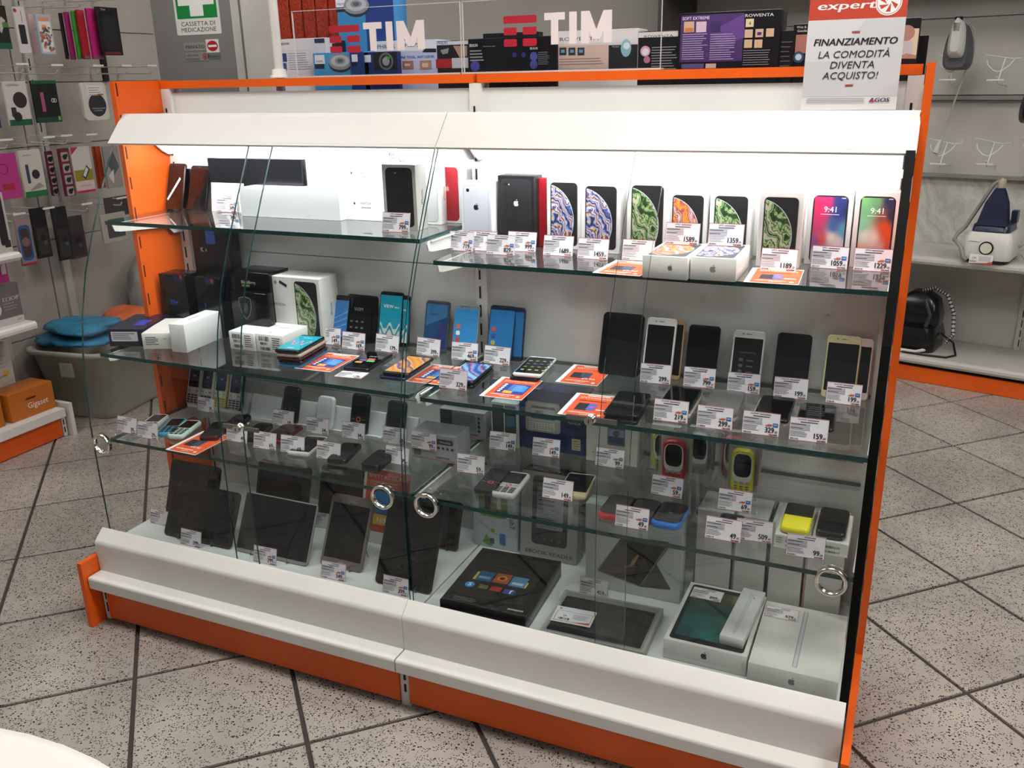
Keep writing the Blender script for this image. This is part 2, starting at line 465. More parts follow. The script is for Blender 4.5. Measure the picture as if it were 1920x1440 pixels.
wall_sign('private_sign', 'small grey plate with bold dark lettering under the first aid sign', 346, 79, 386, 96, '8E8C88', lambda p, w, h: p.text('PRIVATO', 0, h * .26, h * .62, '16161A', w=w * .84, bold=.03), 0.004)
def d_no(p, w, h):
    p.disc(0, h * .5, w * .42, 'B01E28', ry=h * .4); p.rect(-w * .33, h * .42, w * .33, h * .58, 'E8E4E0')
wall_sign('no_entry_sign', 'white plate with a red no entry disc on the grey door', 388, 73, 409, 99, 'D8D6D2', d_no, 0.003)
wall_sign('keep_out_sign', 'small plate with two lines of lettering and red hand ring, below the others', 350, 98, 391, 115, '8A8884', lambda p, w, h: (p.text('VIETATO', -w * .2, h * .56, h * .36, '1A1A1A', w=w * .5, bold=.02), p.text('ENTRARE', -w * .2, h * .1, h * .36, '1A1A1A', w=w * .56, bold=.02), p.ring(w * .33, h * .5, h * .26, h * .4, 'A82A2A'), p.disc(w * .33, h * .5, h * .16, '8A2020')), 0.003)
wall_sign('private_tab', 'tiny dark tab lettered below the red no entry plate', 391, 100, 413, 111, '6E6E70', lambda p, w, h: p.text('PRIVATO', 0, h * .25, h * .6, '202024', w=w * .8, bold=.03), 0.002)

# ------------------------------------------------------------------ the display case: two bays
LIP = (-0.2271, 1.3187); CT = (-0.171, 1.3918); FPT = (-0.4675, 0.279)
DECK = 0.225
PROF = [(-.2245, 1.325), (-.258, 1.262), (-.293, 1.197), (-.348, 1.087), (-.388, .995), (-.42, .89), (-.440, .79), (-.453, .693), (-.4585, .579), (-.459, .436), (-.457, .255)]
SHELF = {(0, 1): (-0.297, 1.121), (1, 1): (-0.288, 1.072), (0, 2): (-0.386, 0.774), (1, 2): (-0.382, 0.770), (0, 3): (-0.400, 0.527), (1, 3): (-0.453, 0.551)}
def pane(x0, x1, prof, t, edge=True):
    """curved sheet following the profile, with green cut edges"""
    out = []; n = len(prof)
    nrm = []
    for i in range(n):
        p, q = prof[max(i - 1, 0)], prof[min(i + 1, n - 1)]
        d = Vector((q[0] - p[0], q[1] - p[1])).normalized(); nrm.append(Vector((d.y, -d.x)))
    inn = [(p[0] - nn.x * t, p[1] - nn.y * t) for p, nn in zip(prof, nrm)]
    m = MB(); G = SPECIAL['pane_glass']; E = SPECIAL['glass_edge']
    for pr in (prof,):
        m.add([(x, p[0], p[1]) for p in pr for x in (x0, x1)], [(2 * i, 2 * i + 1, 2 * i + 3, 2 * i + 2) for i in range(n - 1)], G, True)
    for x in (x0, x1):
        m.add([(x, q[0], q[1]) for p, s in zip(prof, inn) for q in (p, s)], [(2 * i, 2 * i + 1, 2 * i + 3, 2 * i + 2) for i in range(n - 1)], E)
    for i in (0, n - 1):
        m.add([(x0,) + prof[i], (x1,) + prof[i], (x1,) + inn[i], (x0,) + inn[i]], [(0, 1, 2, 3)], E)
    return m
def arc2(c, r, a0, a1, n=6): return [(c[0] + r * math.cos(R(a0 + (a1 - a0) * k / n)), c[1] + r * math.sin(R(a0 + (a1 - a0) * k / n))) for k in range(n + 1)]
WM, OM, BW = SPECIAL['white_metal'], SPECIAL['orange_metal'], SPECIAL['back_white']
def slots(parent, x, y, z0, z1, w=0.005, h=0.032, step=0.05, dark='1B1A1A'):
    z = z0
    while z < z1:
        MB().box(x - w / 2, x + w / 2, y - 0.0006, y + 0.002, z, z + h, mat(dark, 0.8)).build('slot', parent); z += step
def upright(case, x):
    a, b = (-0.0015, 0.03) if x == 0 else (1.97, 2.0015) if x == 2 else (x - 0.016, x + 0.016)
    u = MB().box(a, b, -0.012, 0.035, 0.0, 1.4555, WM).build('upright', case)
    slots(u, (a + b) / 2 - 0.0035, -0.0123, 0.27, 1.42, step=0.05)
    return u
def ring_handle(x, z, parent):
    t = MB(); r0, r1 = 0.0235, 0.0305; n = 36; y = -0.4595
    i = min(range(len(PROF)), key=lambda k: abs(PROF[k][1] - z)); y = PROF[i][0] - 0.0005
    prof = [(r0, 0), (r0, -0.011), (r0 + .0015, -0.0125), (r1 - .0015, -0.0125), (r1, -0.011), (r1, 0)]
    loops = [[(x + r * math.cos(2 * math.pi * k / n), y + d, z + r * math.sin(2 * math.pi * k / n)) for k in range(n)] for r, d in prof]
    loops.append(loops[0]); t.loft(loops, 'chrome', cap=False)
    return t.build('ring_handle', parent)
def lock(x, y, z, parent):
    t = MB(); P = lambda d: (x, y - d, z)
    t.tube([P(-0.004), P(0.004), P(0.0041), P(0.014), P(0.0141), P(0.018)], [0.011, 0.011, 0.0085, 0.0085, 0.0095, 0.0095], 'chrome', 18)
    l = t.build('lock_cylinder', parent)
    MB().box(x - 0.0008, x + 0.0008, y - 0.0186, y - 0.0178, z - 0.004, z + 0.004, mat('101010')).build('keyhole', l)
    MB().box(x - 0.055, x + 0.055, y - 0.001, y + 0.004, z - 0.007, z + 0.003, mat('8C8A84', 0.3, 0.8)).build('lock_bar', parent)
def canopy_profile(o=0.0):
    return [(0.0, 1.376), (-0.150 + o, 1.393)] + arc2((-0.156, 1.379), 0.014, 85, 150, 5) + [(LIP[0] - 0.002, LIP[1] + 0.001), (LIP[0], LIP[1] - 0.003), (LIP[0] + 0.005, LIP[1]), (-0.158, 1.385 - 0.008), (-0.15, 1.380), (0.0, 1.366)]
for k, (name, lab) in enumerate((('display_case', 'left bay of the white and orange glass fronted phone display case'), ('display_case', 'right bay of the white and orange glass fronted phone display case'))):
    X = float(k); x0, x1 = X + 0.002, X + 0.998
    case = thing(name, lab, 'display case', (0, 0, 0), group='bays of the phone display case')
    # back panels with a joint behind each shelf zone
    for za, zb in ((0.2, 0.598), (0.602, 0.998), (1.002, 1.444)):
        MB().box(x0 + 0.014, x1 - 0.014, 0.0, 0.014, za, zb, BW).build('back_panel', case)
    if k == 0: upright(case, 0.0)
    upright(case, X + 1.0)
    MB().box(X + 0.006 if k else -0.001, X + 0.996, -0.013, 0.03, 1.456, 1.4763, OM).build('top_rail', case)
    # light canopy
    c = MB(); c.prism(canopy_profile(), 'x', X + (-0.004 if k == 0 else 0.001), X + (0.999 if k == 0 else 2.004 - 1.0), WM); c.build('canopy', case)
    for bx in (X + 0.012, X + 0.988):
        MB().prism([(-0.005, 1.39), (-0.14, 1.385), (-0.12, 1.34), (-0.05, 1.285), (-0.03, 1.275), (-0.005, 1.275)], 'x', bx - 0.002, bx + 0.002, WM).build('canopy_bracket', case)
    MB().tube([(X + 0.06, -0.145, 1.352), (X + 0.94, -0.145, 1.352)], 0.013, 'lamp_tube', 12).build('lamp_tube', case)
    MB().box(X + 0.04, X + 0.96, -0.165, -0.125, 1.366, 1.375, WM).build('lamp_fitting', case)
    ld = bpy.data.lights.new('case_light', 'AREA'); ld.shape = 'RECTANGLE'; ld.size = 0.9; ld.size_y = 0.04; ld.energy = 4.2; ld.color = (0.95, 0.98, 1.0)
    lo = bpy.data.objects.new('case_light', ld); COL.objects.link(lo); lo.parent = case; lo.location = (X + 0.5, -0.145, 1.337); lo.rotation_euler = (R(12), 0, 0)
    # deck, front apron, ledge, kick board
    MB().box(x0, x1, -0.462, 0.0, DECK - 0.02, DECK, SPECIAL['deck_white']).build('deck', case)
    kn = arc2((-0.4835, 0.2405), 0.0185, 128, 182, 12)
    f = [(-0.4675, 0.279), (-0.4679, 0.2787), (-0.472, 0.2755)] + kn + [(-0.5005, 0.2), (-0.4996, 0.1584), (-0.4995, 0.158), (-0.4991, 0.158), (-0.4944, 0.158), (-0.494, 0.158), (-0.4941, 0.1584), (-0.496, 0.236), (-0.492, 0.25), (-0.4664, 0.2717), (-0.466, 0.272)]
    MB().prism(f, 'x', x0 - 0.0015, x1 + 0.0015, WM, True).build('front_apron', case)
    l = [(-0.46, 0.158), (-0.5435, 0.158)] + [(-0.5455, 0.1555), (-0.5465, 0.152), (-0.5455, 0.124), (-0.541, 0.120), (-0.46, 0.119)]
    MB().prism(l, 'x', x0, x1, WM, False).build('front_ledge', case)
    kb = MB().box(X + (0.022 if k == 0 else 0.014), X + 0.986, -0.512, -0.50, 0.014, 0.124, OM).build('kick_board', case)
    ft = MB().box(X + 0.987, X + 1.012, -0.506, -0.30, 0.0, 0.118, WM).build('base_foot', case)
    slots(ft, X + 1.0, -0.5066, 0.04, 0.1, w=0.006, h=0.022, step=0.034)
    if k == 0:
        ft = MB().box(0.002, 0.02, -0.508, -0.30, 0.006, 0.118, WM).build('base_foot', case); slots(ft, 0.013, -0.5086, 0.03, 0.1, w=0.004, h=0.03, step=0.04)
    # orange end panels
    for side in ((-1,) if k == 0 else (1,)):
        xa = -0.003 if side < 0 else 2.003; inner = xa; outer = xa + side * 0.0155
        e = MB()
        e.box(min(inner, outer), max(inner, outer), -0.178, 0.02, 0.2051, 1.478, OM)
        ep = e.build('end_panel', case)
        for z in [0.36 + 0.083 * q for q in range(14)]:
            MB().box(inner - side * 0.0004 - 0.0006, inner - side * 0.0004 + 0.0006, -0.172, -0.168, z, z + 0.034, mat('2A1208', 0.8)).build('slot', ep)
        sp = MB().box(min(inner, outer), max(inner, outer), -0.5567, 0.02, 0.0, 0.2049, OM).build('base_side_panel', case)
    # dark strip seal where the right end meets the glass
    if k == 1:
        MB().loft([[(1.986, p[0] - .006, p[1]), (2.0025, p[0] - .006, p[1]), (2.0025, p[0] + .02, p[1]), (1.986, p[0] + .02, p[1])] for p in PROF], mat('040404', 0.6, 0, 0.15), smooth=False).build('side_seal', case)
    # sliding curved doors, overlapping in the middle, each with its ring handle
    inner_prof = [(p[0] + 0.010, p[1]) for p in PROF]
    for n, (a, c2, pr, hx) in enumerate(((X + 0.001, X + 0.535, inner_prof, X + 0.055), (X + 0.470, X + (0.998 if k == 0 else 0.985), PROF, X + 0.947))):
        dd = pane(a, c2, pr, 0.005).build('sliding_door', case)
        ring_handle(hx if not (k == 1 and n == 0) else 1.064, 0.541, dd)
        if n == 1: lock(X + 0.541 if k == 0 else 1.452, -0.46 if k == 0 else -0.441, 0.657 if k == 0 else 0.798, dd)
    MB().box(x0, x1, -0.446, -0.438, DECK, DECK + 0.012, mat('C8CAC8', 0.4)).build('door_track', case)
    # glass shelves on white brackets
    for q in (1, 2, 3):
        y, z = SHELF[(k, q)]; t = 0.010
        s = MB(); xa, xb = X + 0.014, X + 0.986; G = SPECIAL['shelf_glass']; E = SPECIAL['glass_edge']
        s.add([(xa, y, z), (xb, y, z), (xb, -0.006, z), (xa, -0.006, z), (xa, y, z - t), (xb, y, z - t), (xb, -0.006, z - t), (xa, -0.006, z - t)], [(0, 1, 2, 3)], G)
        s.add([(xa, y, z), (xb, y, z), (xb, -0.006, z), (xa, -0.006, z), (xa, y, z - t), (xb, y, z - t), (xb, -0.006, z - t), (xa, -0.006, z - t)], [(0, 4, 5, 1), (1, 5, 6, 2), (3, 2, 6, 7), (0, 3, 7, 4)], E)
        so = s.build('glass_shelf', case)
        for bx in (X + 0.010, X + 0.990):
            b = MB(); zz = z - t - 0.0005
            b.prism([(-0.004, zz), (y + 0.03, zz), (y + 0.026, zz - 0.006), (y + 0.032, zz - 0.022), (y + 0.05, zz - 0.026), (-0.07, zz - 0.04), (-0.05, zz - 0.06), (-0.004, zz - 0.062)], 'x', bx - 0.0015, bx + 0.0015, WM)
            b.box(bx - 0.008, bx + 0.008, y + 0.04, -0.01, zz - 0.0012, zz, WM)
            b.build('shelf_bracket', so)
# ------------------------------------------------------------------ kinds of goods
S11, S12, S13 = 1.121, 0.774, 0.527
S21, S22, S23 = 1.072, 0.770, 0.551
HOLD_ME = None
def holder_mesh():
    global HOLD_ME
    if HOLD_ME is None:
        m = MB(); A = SPECIAL['acrylic']
        m.add([(-.0385, .0012, 0), (.0385, .0012, 0), (.0385, .0012, .049), (-.0385, .0012, .049)], [(0, 1, 2, 3)], A)
        HOLD_ME = m.mesh('clear_holder')
    return HOLD_ME
FOOT_ME = None
CARD_ME = None
def price_card(price, bl, br, z, where, brand='', logo=False, lean=13, flat=False, stand=True, wd=0.074, foot=True):
    """small printed price card in a clear holder; bl/br: its lower corners on the surface at height z"""
    global CARD_ME, FOOT_ME
    A, B = onz(*bl, z), onz(*br, z); c = (A + B) / 2
    yaw = math.degrees(math.atan2(B.y - A.y, B.x - A.x)); yaw = max(-14, min(14, yaw * 0.6))
    h = 0.047
    th = thing('price_card', ('price card reading %s %s' % (price, where)) if price else 'price card ' + where, 'price card', (c.x, c.y, z + (0.0012 if flat else 0.0)), yaw, 90 if flat else lean, 'price cards on the display')
    sc = wd / 0.074
    if CARD_ME is None:
        CARD_ME = MB().box(-0.037, 0.037, 0.0, 0.0008, 0.0, 0.047, mat('EDE8EE', 0.45)).mesh('card')
    o = bpy.data.objects.new('card', CARD_ME); COL.objects.link(o); o.parent = th
    if not flat and stand:
        o = bpy.data.objects.new('clear_holder', holder_mesh()); COL.objects.link(o); o.parent = th
        if foot:
            if FOOT_ME is None: FOOT_ME = MB().add([(-.0375, .002, .0004), (.0375, .002, .0004), (.0375, .024, .0004), (-.0375, .024, .0004)], [(0, 1, 2, 3)], SPECIAL['acrylic']).mesh('holder_foot')
            o = bpy.data.objects.new('holder_foot', FOOT_ME); COL.objects.link(o); o.parent = th
            o.rotation_euler = (R(lean), 0, 0)
    p = Print(th); W = 0.037
    red, ink, grey = 'B45A62', '2A2A34', '8A8890'
    for q in ((-W, 0, W, 0.0009), (-W, h - 0.0009, W, h), (-W, 0, -W + 0.0008, h), (W - 0.0008, 0, W, h)): p.rect(*q, red, False)
    if brand: p.text(brand, -0.006, 0.0415, 0.0042, '1D1F5E', bold=.02, al='r')
    p.rect(-0.004, 0.0416, 0.018, 0.0436, '8E6A78', False); p.rect(-0.017, 0.0372, 0.016, 0.0388, ink, False)
    p.rect(-0.035, 0.0285, 0.002, 0.0352, 'B9B6BC'); p.rect(-0.035, 0.0215, 0.002, 0.0275, 'B4B1B8')
    p.rect(-0.035, 0.0318, -0.006, 0.0334, '4A4850', False); p.rect(-0.035, 0.0245, -0.012, 0.026, '4A4850', False)
    p.lines(-0.035, 0.0178, -0.002, 4, 0.0031, 0.0011, grey)
    p.bars(-0.034, 0.0022, -0.018, 0.0052, ink)
    if logo:
        p.rect(0.009, 0.0202, 0.021, 0.0222, 'C4543A'); p.rect(0.013, 0.0222, 0.0225, 0.0243, 'D8744A', False); p.rect(0.0235, 0.0196, 0.0335, 0.0272, '2F62A8'); p.rect(0.0252, 0.0225, 0.0318, 0.0248, '9CC0E4')
    if price:
        p.text(price, 0.0265, 0.0072, 0.0155, '121218', al='r', sx=0.80, bold=.05); p.text(',00', 0.0272, 0.0072, 0.0065, '121218', al='l', sx=0.8, bold=.02)
    p.rect(0.017, 0.0024, 0.0245, 0.0046, 'B83A34'); p.rect(0.025, 0.0024, 0.0335, 0.0046, '4A4048', False)
    o = p.build('printed_text', th)
    th.scale = (sc, sc, sc)
    return th

def hgt(c, lean, top):
    l = R(lean); u = Vector((0, math.sin(l), math.cos(l))); n = Vector((0, math.cos(l), -math.sin(l)))
    return (onpl(top[0], top[1], c, n) - c).dot(u)
def clear_stand(th, w, h=0.03):
    m = MB(); A = SPECIAL['acrylic']
    m.box(-w * 0.36, w * 0.36, -0.0135, -0.0125, 0.0, h, A); m.box(-w * 0.36, w * 0.36, -0.0125, 0.014, -0.0012, -0.0002, A)
    return m.build('clear_stand', th)
def phone_geo(th, w, h, t, body, scr, bez, rad, draw, cams=True, scr_r=0.002, strip=None):
    MB().rslab(w, h, t, rad, mat(body, 0.22, 0.0), e=0.0022).build('phone_body', th)
    if scr:
        sb, tb, bb = bez
        MB().rslab(w - 2 * sb, h - tb - bb, 0.0009, scr_r, mat(scr, 0.07), e=0.0003, cz=bb, y0=-0.0004).build('screen', th)
    p = Print(th, -0.0004)
    if cams:
        y = h - (bez[1] / 2 if scr else 0.012)
        p.rect(-0.006, y - 0.0006, 0.006, y + 0.0006, '3A3A3C'); p.disc(-0.014, y, 0.0015, '202024', 10)
    if draw: draw(p, w, h)
    if p.v: p.build('screen_print', th)
def phone(label, bl, br, z, top, lean=18, body='101114', scr='07080A', bez=(0.003, 0.012, 0.012), rad=0.009, draw=None, t=0.008, w=None, h=None, stand=True, name='smartphone', dy=0.0, dx=0.0, cat='smartphone', cams=True, group='smartphones on show', dz=0.0, tilt=0):
    A, B = onz(*bl, z), onz(*br, z); c = (A + B) / 2
    w = w or (B.x - A.x); h = h or hgt(c, lean, top)
    c = c + Vector((dx, dy, dz + (0.0014 if stand else 0.0003)))
    # keep the leaning back edge in front of the back panel
    yb = c.y + h * math.sin(R(lean)) + t * math.cos(R(lean))
    if yb > -0.013: c.y -= yb + 0.013
    th = thing(name, label, cat, c, 0, lean, group, tilt)
    phone_geo(th, w, h, t, body, scr, bez, rad, draw, cams)
    if stand: clear_stand(th, w).parent = th
    return th
def phone_flat(label, quad, z, body='101114', scr='07080A', bez=(0.003, 0.011, 0.011), rad=0.009, draw=None, t=0.008, w=0.073, h=0.15, name='smartphone', cat='smartphone', cams=True, group='smartphones on show', dz=0.0, dx=0, dy=0, yaw=None, zq=None):
    """phone lying face up; quad: photo positions of front-left, front-right, back-right, back-left corners"""
    P = [onz(q[0], q[1], zq or (z + dz + t)) for q in quad]
    c = sum(P, Vector()) / 4; d = (P[2] + P[3]) - (P[0] + P[1])
    y = math.degrees(math.atan2(-d.x, d.y)) if yaw is None else yaw
    f = Vector((math.sin(-R(y)) * 1, math.cos(R(y)), 0))
    base = c - f * (h / 2) + Vector((dx, dy, 0)); base.z = z + dz + t + 0.0006
    th = thing(name, label, cat, base, y, 90, group)
    phone_geo(th, w, h, t, body, scr, bez, rad, draw, cams)
    return th
def upright_box(label, bl, br, z, top, d=0.05, body='E9E7E4', draw=None, h=None, w=None, name='phone_box', cat='box', group='phone boxes on show', side=None, r=0.0012, dy=0.0, lean=0, rough=0.35, dx=0.0, at=None):
    if at is None: A, B = onz(*bl, z), onz(*br, z)
    else: A = B = at
    c = (A + B) / 2 + Vector((dx, dy, 0.0003))
    w = w or (B.x - A.x); h = h or hgt((A + B) / 2, lean, top)
    if c.y + d > -0.013 and not lean: c.y = -0.013 - d
    th = thing(name, label, cat, c, 0, lean, group)
    MB().rslab(w, h, d, r, mat(body, rough), e=0.0007).build('carton', th)
    if draw:
        p = Print(th); draw(p, w, h)
        if p.v: p.build('printed_front', th)
    if side:
        p = Print(th, face='right', k=w / 2); side(p, d, h); p.build('printed_side', th)
    return th
def upright_at(label, y, x0, x1, ytop, z, d, **kw):
    A, B = ony(x0, ytop[0] if isinstance(ytop, tuple) else ytop, y), ony(x1, ytop[1] if isinstance(ytop, tuple) else ytop, y)
    return upright_box(label, None, None, z, None, d=d, h=(A.z + B.z) / 2 - z, w=B.x - A.x, at=Vector(((A.x + B.x) / 2, y, z)), **kw)
def flat_box(label, quad, z, t, body='E9E7E4', draw=None, front=None, name='phone_box', cat='box', group='boxes lying flat', w=None, h=None, rough=0.35, part='carton', dx=0, dy=0, r=0.0012):
    """box lying face up; quad on its top face, front-left, front-right, back-right, back-left"""
    P = [onz(q[0], q[1], z + t) for q in quad]; c = sum(P, Vector()) / 4 + Vector((dx, dy, 0))
    d = (P[2] + P[3]) - (P[0] + P[1]); y = math.degrees(math.atan2(-d.x, d.y))
    w = w or ((P[1] - P[0]).length + (P[2] - P[3]).length) / 2; h = h or d.length / 2
    f = Vector((-math.sin(R(y)), math.cos(R(y)), 0))
    base = c - f * (h / 2); base.z = z + t + 0.0004
    th = thing(name, label, cat, base, y, 90, group)
    MB().rslab(w, h, t, r, mat(body, rough), e=0.0007).build(part, th)
    if draw:
        p = Print(th); draw(p, w, h)
        if p.v: p.build('printed_top', th)
    if front:      # end face toward the aisle: local z = 0 plane
        m = EndPrint(th); m.tt = t; front(m, w, t); m.build('printed_end', th)
    return th
class EndPrint(Print):
    """print on the aisle-side end of a box lying flat; u = x, v = height above its underside"""
    def __init__(s, th): super().__init__(th); s.t = None
    def P(s, u, v):
        return (u, s.tt - v, -0.00025 - 0.00006 * s.lay)
    tt = 0.0
    def px(s, px, py):
        q = s.M.inverted() @ onpl(px, py, s.M @ Vector((0, 0, 0)), s.M.to_3x3() @ Vector((0, 0, -1)))
        return (q.x, s.tt - q.y)
def flyer(label, quad, z, style=0, name='flyer', t=0.0006):
    P = [onz(q[0], q[1], z) for q in quad]; c = sum(P, Vector()) / 4
    d = (P[2] + P[3]) - (P[0] + P[1]); y = math.degrees(math.atan2(-d.x, d.y)); w, h = 0.105, 0.146
    f = Vector((-math.sin(R(y)), math.cos(R(y)), 0)); base = c - f * (h / 2); base.z = z + t + 0.0003
    th = thing(name, label, 'flyer', base, y, 90, 'orange promotion flyers')
    MB().box(-w / 2, w / 2, 0, t, 0, h, mat('EDEAE6', 0.5)).build('sheet', th)
    p = Print(th); O = 'E2582C'
    p.rect(-w * .40, h * .02, w * .49, h * .96, O)
    p.text('SPETTACOLARE', w * .04, h * .79, 0.0115, 'F4E4DA', w=w * .74, bold=.02)
    p.rect(-w * .2, h * .885, w * .3, h * .93, 'F0D8CA')
    if style == 1:
        p.rect(-w * .27, h * .22, w * .40, h * .70, '26418E'); p.rect(-w * .10, h * .24, w * .12, h * .36, 'E8A63A'); p.rect(w * .06, h * .34, w * .36, h * .62, '3A8AD0')
        for i in range(4): p.rect(-w * .05, h * (.62 - .07 * i), w * .28, h * (.645 - .07 * i), '86A6E0', False)
        for i in range(5): p.disc(-w * .20, h * (.64 - .085 * i), 0.0045, 'F2EEF0', 12)
    elif style == 2:
        p.rect(-w * .3, h * .66, w * .3, h * .70, '8E2E20'); p.rrect(-w * .26, h * .26, w * .02, h * .56, 0.003, '1E2430'); p.rrect(-w * .02, h * .28, w * .16, h * .56, 0.003, '4A6AC8'); p.disc(w * .08, h * .42, 0.006, 'C85A8A')
        p.rect(w * .2, h * .3, w * .42, h * .34, 'EFE6DE')
    else:
        p.rrect(-w * .30, h * .30, w * .06, h * .58, 0.003, '23242A'); p.rrect(-w * .08, h * .34, w * .16, h * .6, 0.003, '3C4660')
        p.text('49,90', w * .16, h * .24, 0.016, 'F6E8DE', bold=.03)
    p.rect(-w * .32, h * .13, w * .25, h * .165, 'F0CBB8'); p.disc(w * .36, h * .10, 0.005, 'F3DFD2', 16); p.text('expert', w * .05, h * .065, 0.009, 'F6E6DC', bold=.02)
    p.build('printed_offer', th)
    return th
# prints shared by several boxes
def d_planet(mtl):
    def f(p, w, h):
        m = 0.085 * w + 0.003; r = 0.009; u0, u1, v0, v1 = -w / 2 + m, w / 2 - m, m * 0.9, h - m * 1.05
        p.rrect(u0 - .0016, v0 - .0016, u1 + .0016, v1 + .0016, r + .001, '8E8C88', 5)
        p.rrect(u0 - .0006, v0 - .0006, u1 + .0006, v1 + .0006, r, '101012', 5)
        pts = []; W = u1 - u0; H = v1 - v0; cx = u0 - W * 0.20; cv = v0 + H * 0.40; rx = W * 1.08; ry = H * 0.58
        for k in range(41):
            a = R(90 - 180 * k / 40); x = cx + rx * math.cos(a); y = cv + ry * math.sin(a)
            if x >= u0 + 0.0015 and v0 + .002 <= y <= v1 - 0.0015 and x <= u1 - .001: pts.append((x, y))
        pts = pts + [(u0 + 0.0015, pts[-1][1]), (u0 + .0015, min(v1 - .006, pts[0][1]))]
        p.poly([(x + 0.0012, y + .0004) if False else (x, y) for x, y in pts], 'AFC0C8')
        p.poly([((x - u0) * 0.975 + u0 if x > u0 + .003 else x, (y - cv) * 0.985 + cv) for x, y in pts], SPECIAL[mtl])
        p.rrect(-W * .22, v1 - .0042, W * .22, v1 + .0002, .0015, '101012', 3)
    return f
def d_lock(cols):
    def f(p, w, h):
        m = 0.085 * w + 0.004; u0, u1, v0, v1 = -w / 2 + m, w / 2 - m, m * .6, h - m; W = u1 - u0; H = v1 - v0
        p.rrect(u0 - .002, v0 - .002, u1 + .002, v1 + .002, .011, '16171C', 5)
        if cols[1]: sp = [(.1, .95, 'D42A58'), (.25, .75, 'CC2C5A'), (.4, .95, 'C82A60'), (.15, .55, 'C03A68'), (.3, .35, 'CC4A4A'), (.1, .3, '8A4A8A'), (.1, .1, 'B8B4D0'), (.75, .95, '2A3470'), (.95, .8, '26305E'), (.75, .75, '2C3A7A'), (.65, .55, '3A5A90'), (.95, .5, '4A88A0'), (.6, .38, 'D8C8B8'), (.8, .3, 'D8BCB8'), (.5, .1, 'C8A0B0'), (.95, .1, 'B89AB0')]
        else: sp = [(.1, .95, '70B06A'), (.3, .8, '6CA878'), (.1, .6, '80B890'), (.45, .95, '66986A'), (.2, .42, 'D8D0C4'), (.45, .4, 'E0C8C0'), (.15, .2, 'E0A080'), (.05, .02, '26306A'), (.5, .15, 'D8A8A8'), (.85, .95, '2A2C4E'), (.95, .75, '2C2A44'), (.7, .72, '8A4A3A'), (.78, .58, 'D84A22'), (.9, .45, 'DC4A20'), (.92, .25, 'D04A30'), (.7, .25, 'D8A8A0')]
        picture('lock_screen', p.th, u0 + .001, v0, u1 - .001, v1 - .001, blend(sp), y=-.0006)
        p.lay = 5
        p.rrect(u0 + W * .24, v1 - .0045, u1 - W * .24, v1 + .0005, .0016, '16171C', 3)
        p.rect(u1 - .012, v1 - .0035, u1 - .004, v1 - .0022, 'E8ECF2')
        p.text('9:41', (u0 + u1) / 2, v0 + H * .765, .0165, 'F2F4F8'); p.rect(u0 + W * .22, v0 + H * .725, u1 - W * .22, v0 + H * .733, 'D8DCE6')
    return f
def d_back(bodyc, line, logo, cam='111114'):
    def f(p, w, h):
        m = 0.09 * w; p.rrect(-w / 2 + m - .0005, m - .0005, w / 2 - m + .0005, h - m + .0005, .011, line, 5); p.rrect(-w / 2 + m, m, w / 2 - m, h - m, .0105, bodyc, 5)
        p.disc(-w / 2 + m + .012, h - m - .012, .0042, cam, 16); p.disc(-w / 2 + m + .021, h - m - .012, .0014, 'E6E6E2', 10); p.apple(0, h * .62, .008, logo)
    return f
def side_text(t, c='2A2A2A'):
    return lambda p, d, h: p.text(t, d * .6, h * .5, .013, c, rot=90)
# ------------------------------------------------------------------ left bay, top shelf
def d_strip(p, w, h):
    p.poly([(-w * .42, h * .22), (-w * .34, h * .19), (w * .30, h * .66), (w * .22, h * .70)], 'E8E6EA')
phone('brown smartphone with white paper strip across its screen, beside the orange panel', (309, 393), (341, 394.5), S11, (333, 307), 18, body='1E1210', scr='1A0C0A', draw=d_strip)
phone('slim black smartphone seen edge on between two others on the top left shelf', (338, 392), (352, 392), S11, (353, 316), 12, w=0.03, dx=0.008, dy=0.02, stand=False, cams=False)
phone('dark smartphone with bare black screen beside the white angled stand, top left shelf', (351, 394), (385, 396), S11, (376, 311), 18, body='14161A', scr='0A0C0E')
upright_at('wide black box standing behind the long white box on the top left shelf', -.048, 388, 564, (296, 300.5), S11, .03, body='15161B', name='tablet_box', rough=0.18)
t = thing('angled_stand', 'white angled card stand holding two price cards on the top left shelf', 'stand', onz(428, 397, S11) + Vector((0.004, -.006, 0.0002)), 0, 0)
MB().prism([(0, 0), (0.002, 0.0), (0.016, 0.1), (0.020, 0.1), (0.020, 0.0), (0.0215, 0.0), (0.0215, 0.102), (0.0145, 0.102)], 'x', -0.058, 0.058, WM).build('stand_body', t)
c = price_card('349', (407, 396), (446, 398), S11, 'at the foot of the white angled stand', logo=True, lean=9, foot=False); c.location = t.location + Vector((.002, -.006, .0004)); c.rotation_euler.z = 0
c = price_card('409', (400, 346), (442, 348), S11, 'clipped on top of the white angled stand', lean=2, foot=False)
c.location = t.location + Vector((-0.008, 0.018, 0.1022)); c.rotation_euler.z = 0
lb = upright_box('long low white box lying in front of the black box on the top left shelf', (459, 404), (634, 416), S11, (545, 355), d=0.085, name='long_box', body='DADCDD')
upright_at('plain white box standing between the black box and the watch boxes', -.075, 572, 648, 297, S11, .05, name='white_box', body='E6E6E6')
def d_watch(p, w, h): p.apple(-w * .27, h * .56, .0035, '2A2A2E'); p.text('WATCH', -w * .03, h * .53, .009, '2A2A2E'); p.rect(-w * .12, h * .42, w * .1, h * .445, '8A8A8E')
wb = upright_box('lower of the two white watch boxes stacked on the top left shelf', (652, 411), (728, 417), S11, (686, 357), d=0.07, name='watch_box', draw=d_watch, body='EDEDEE', group='white watch boxes')
wt = wb.location.z + hgt(wb.location, 0, (686, 357.5))
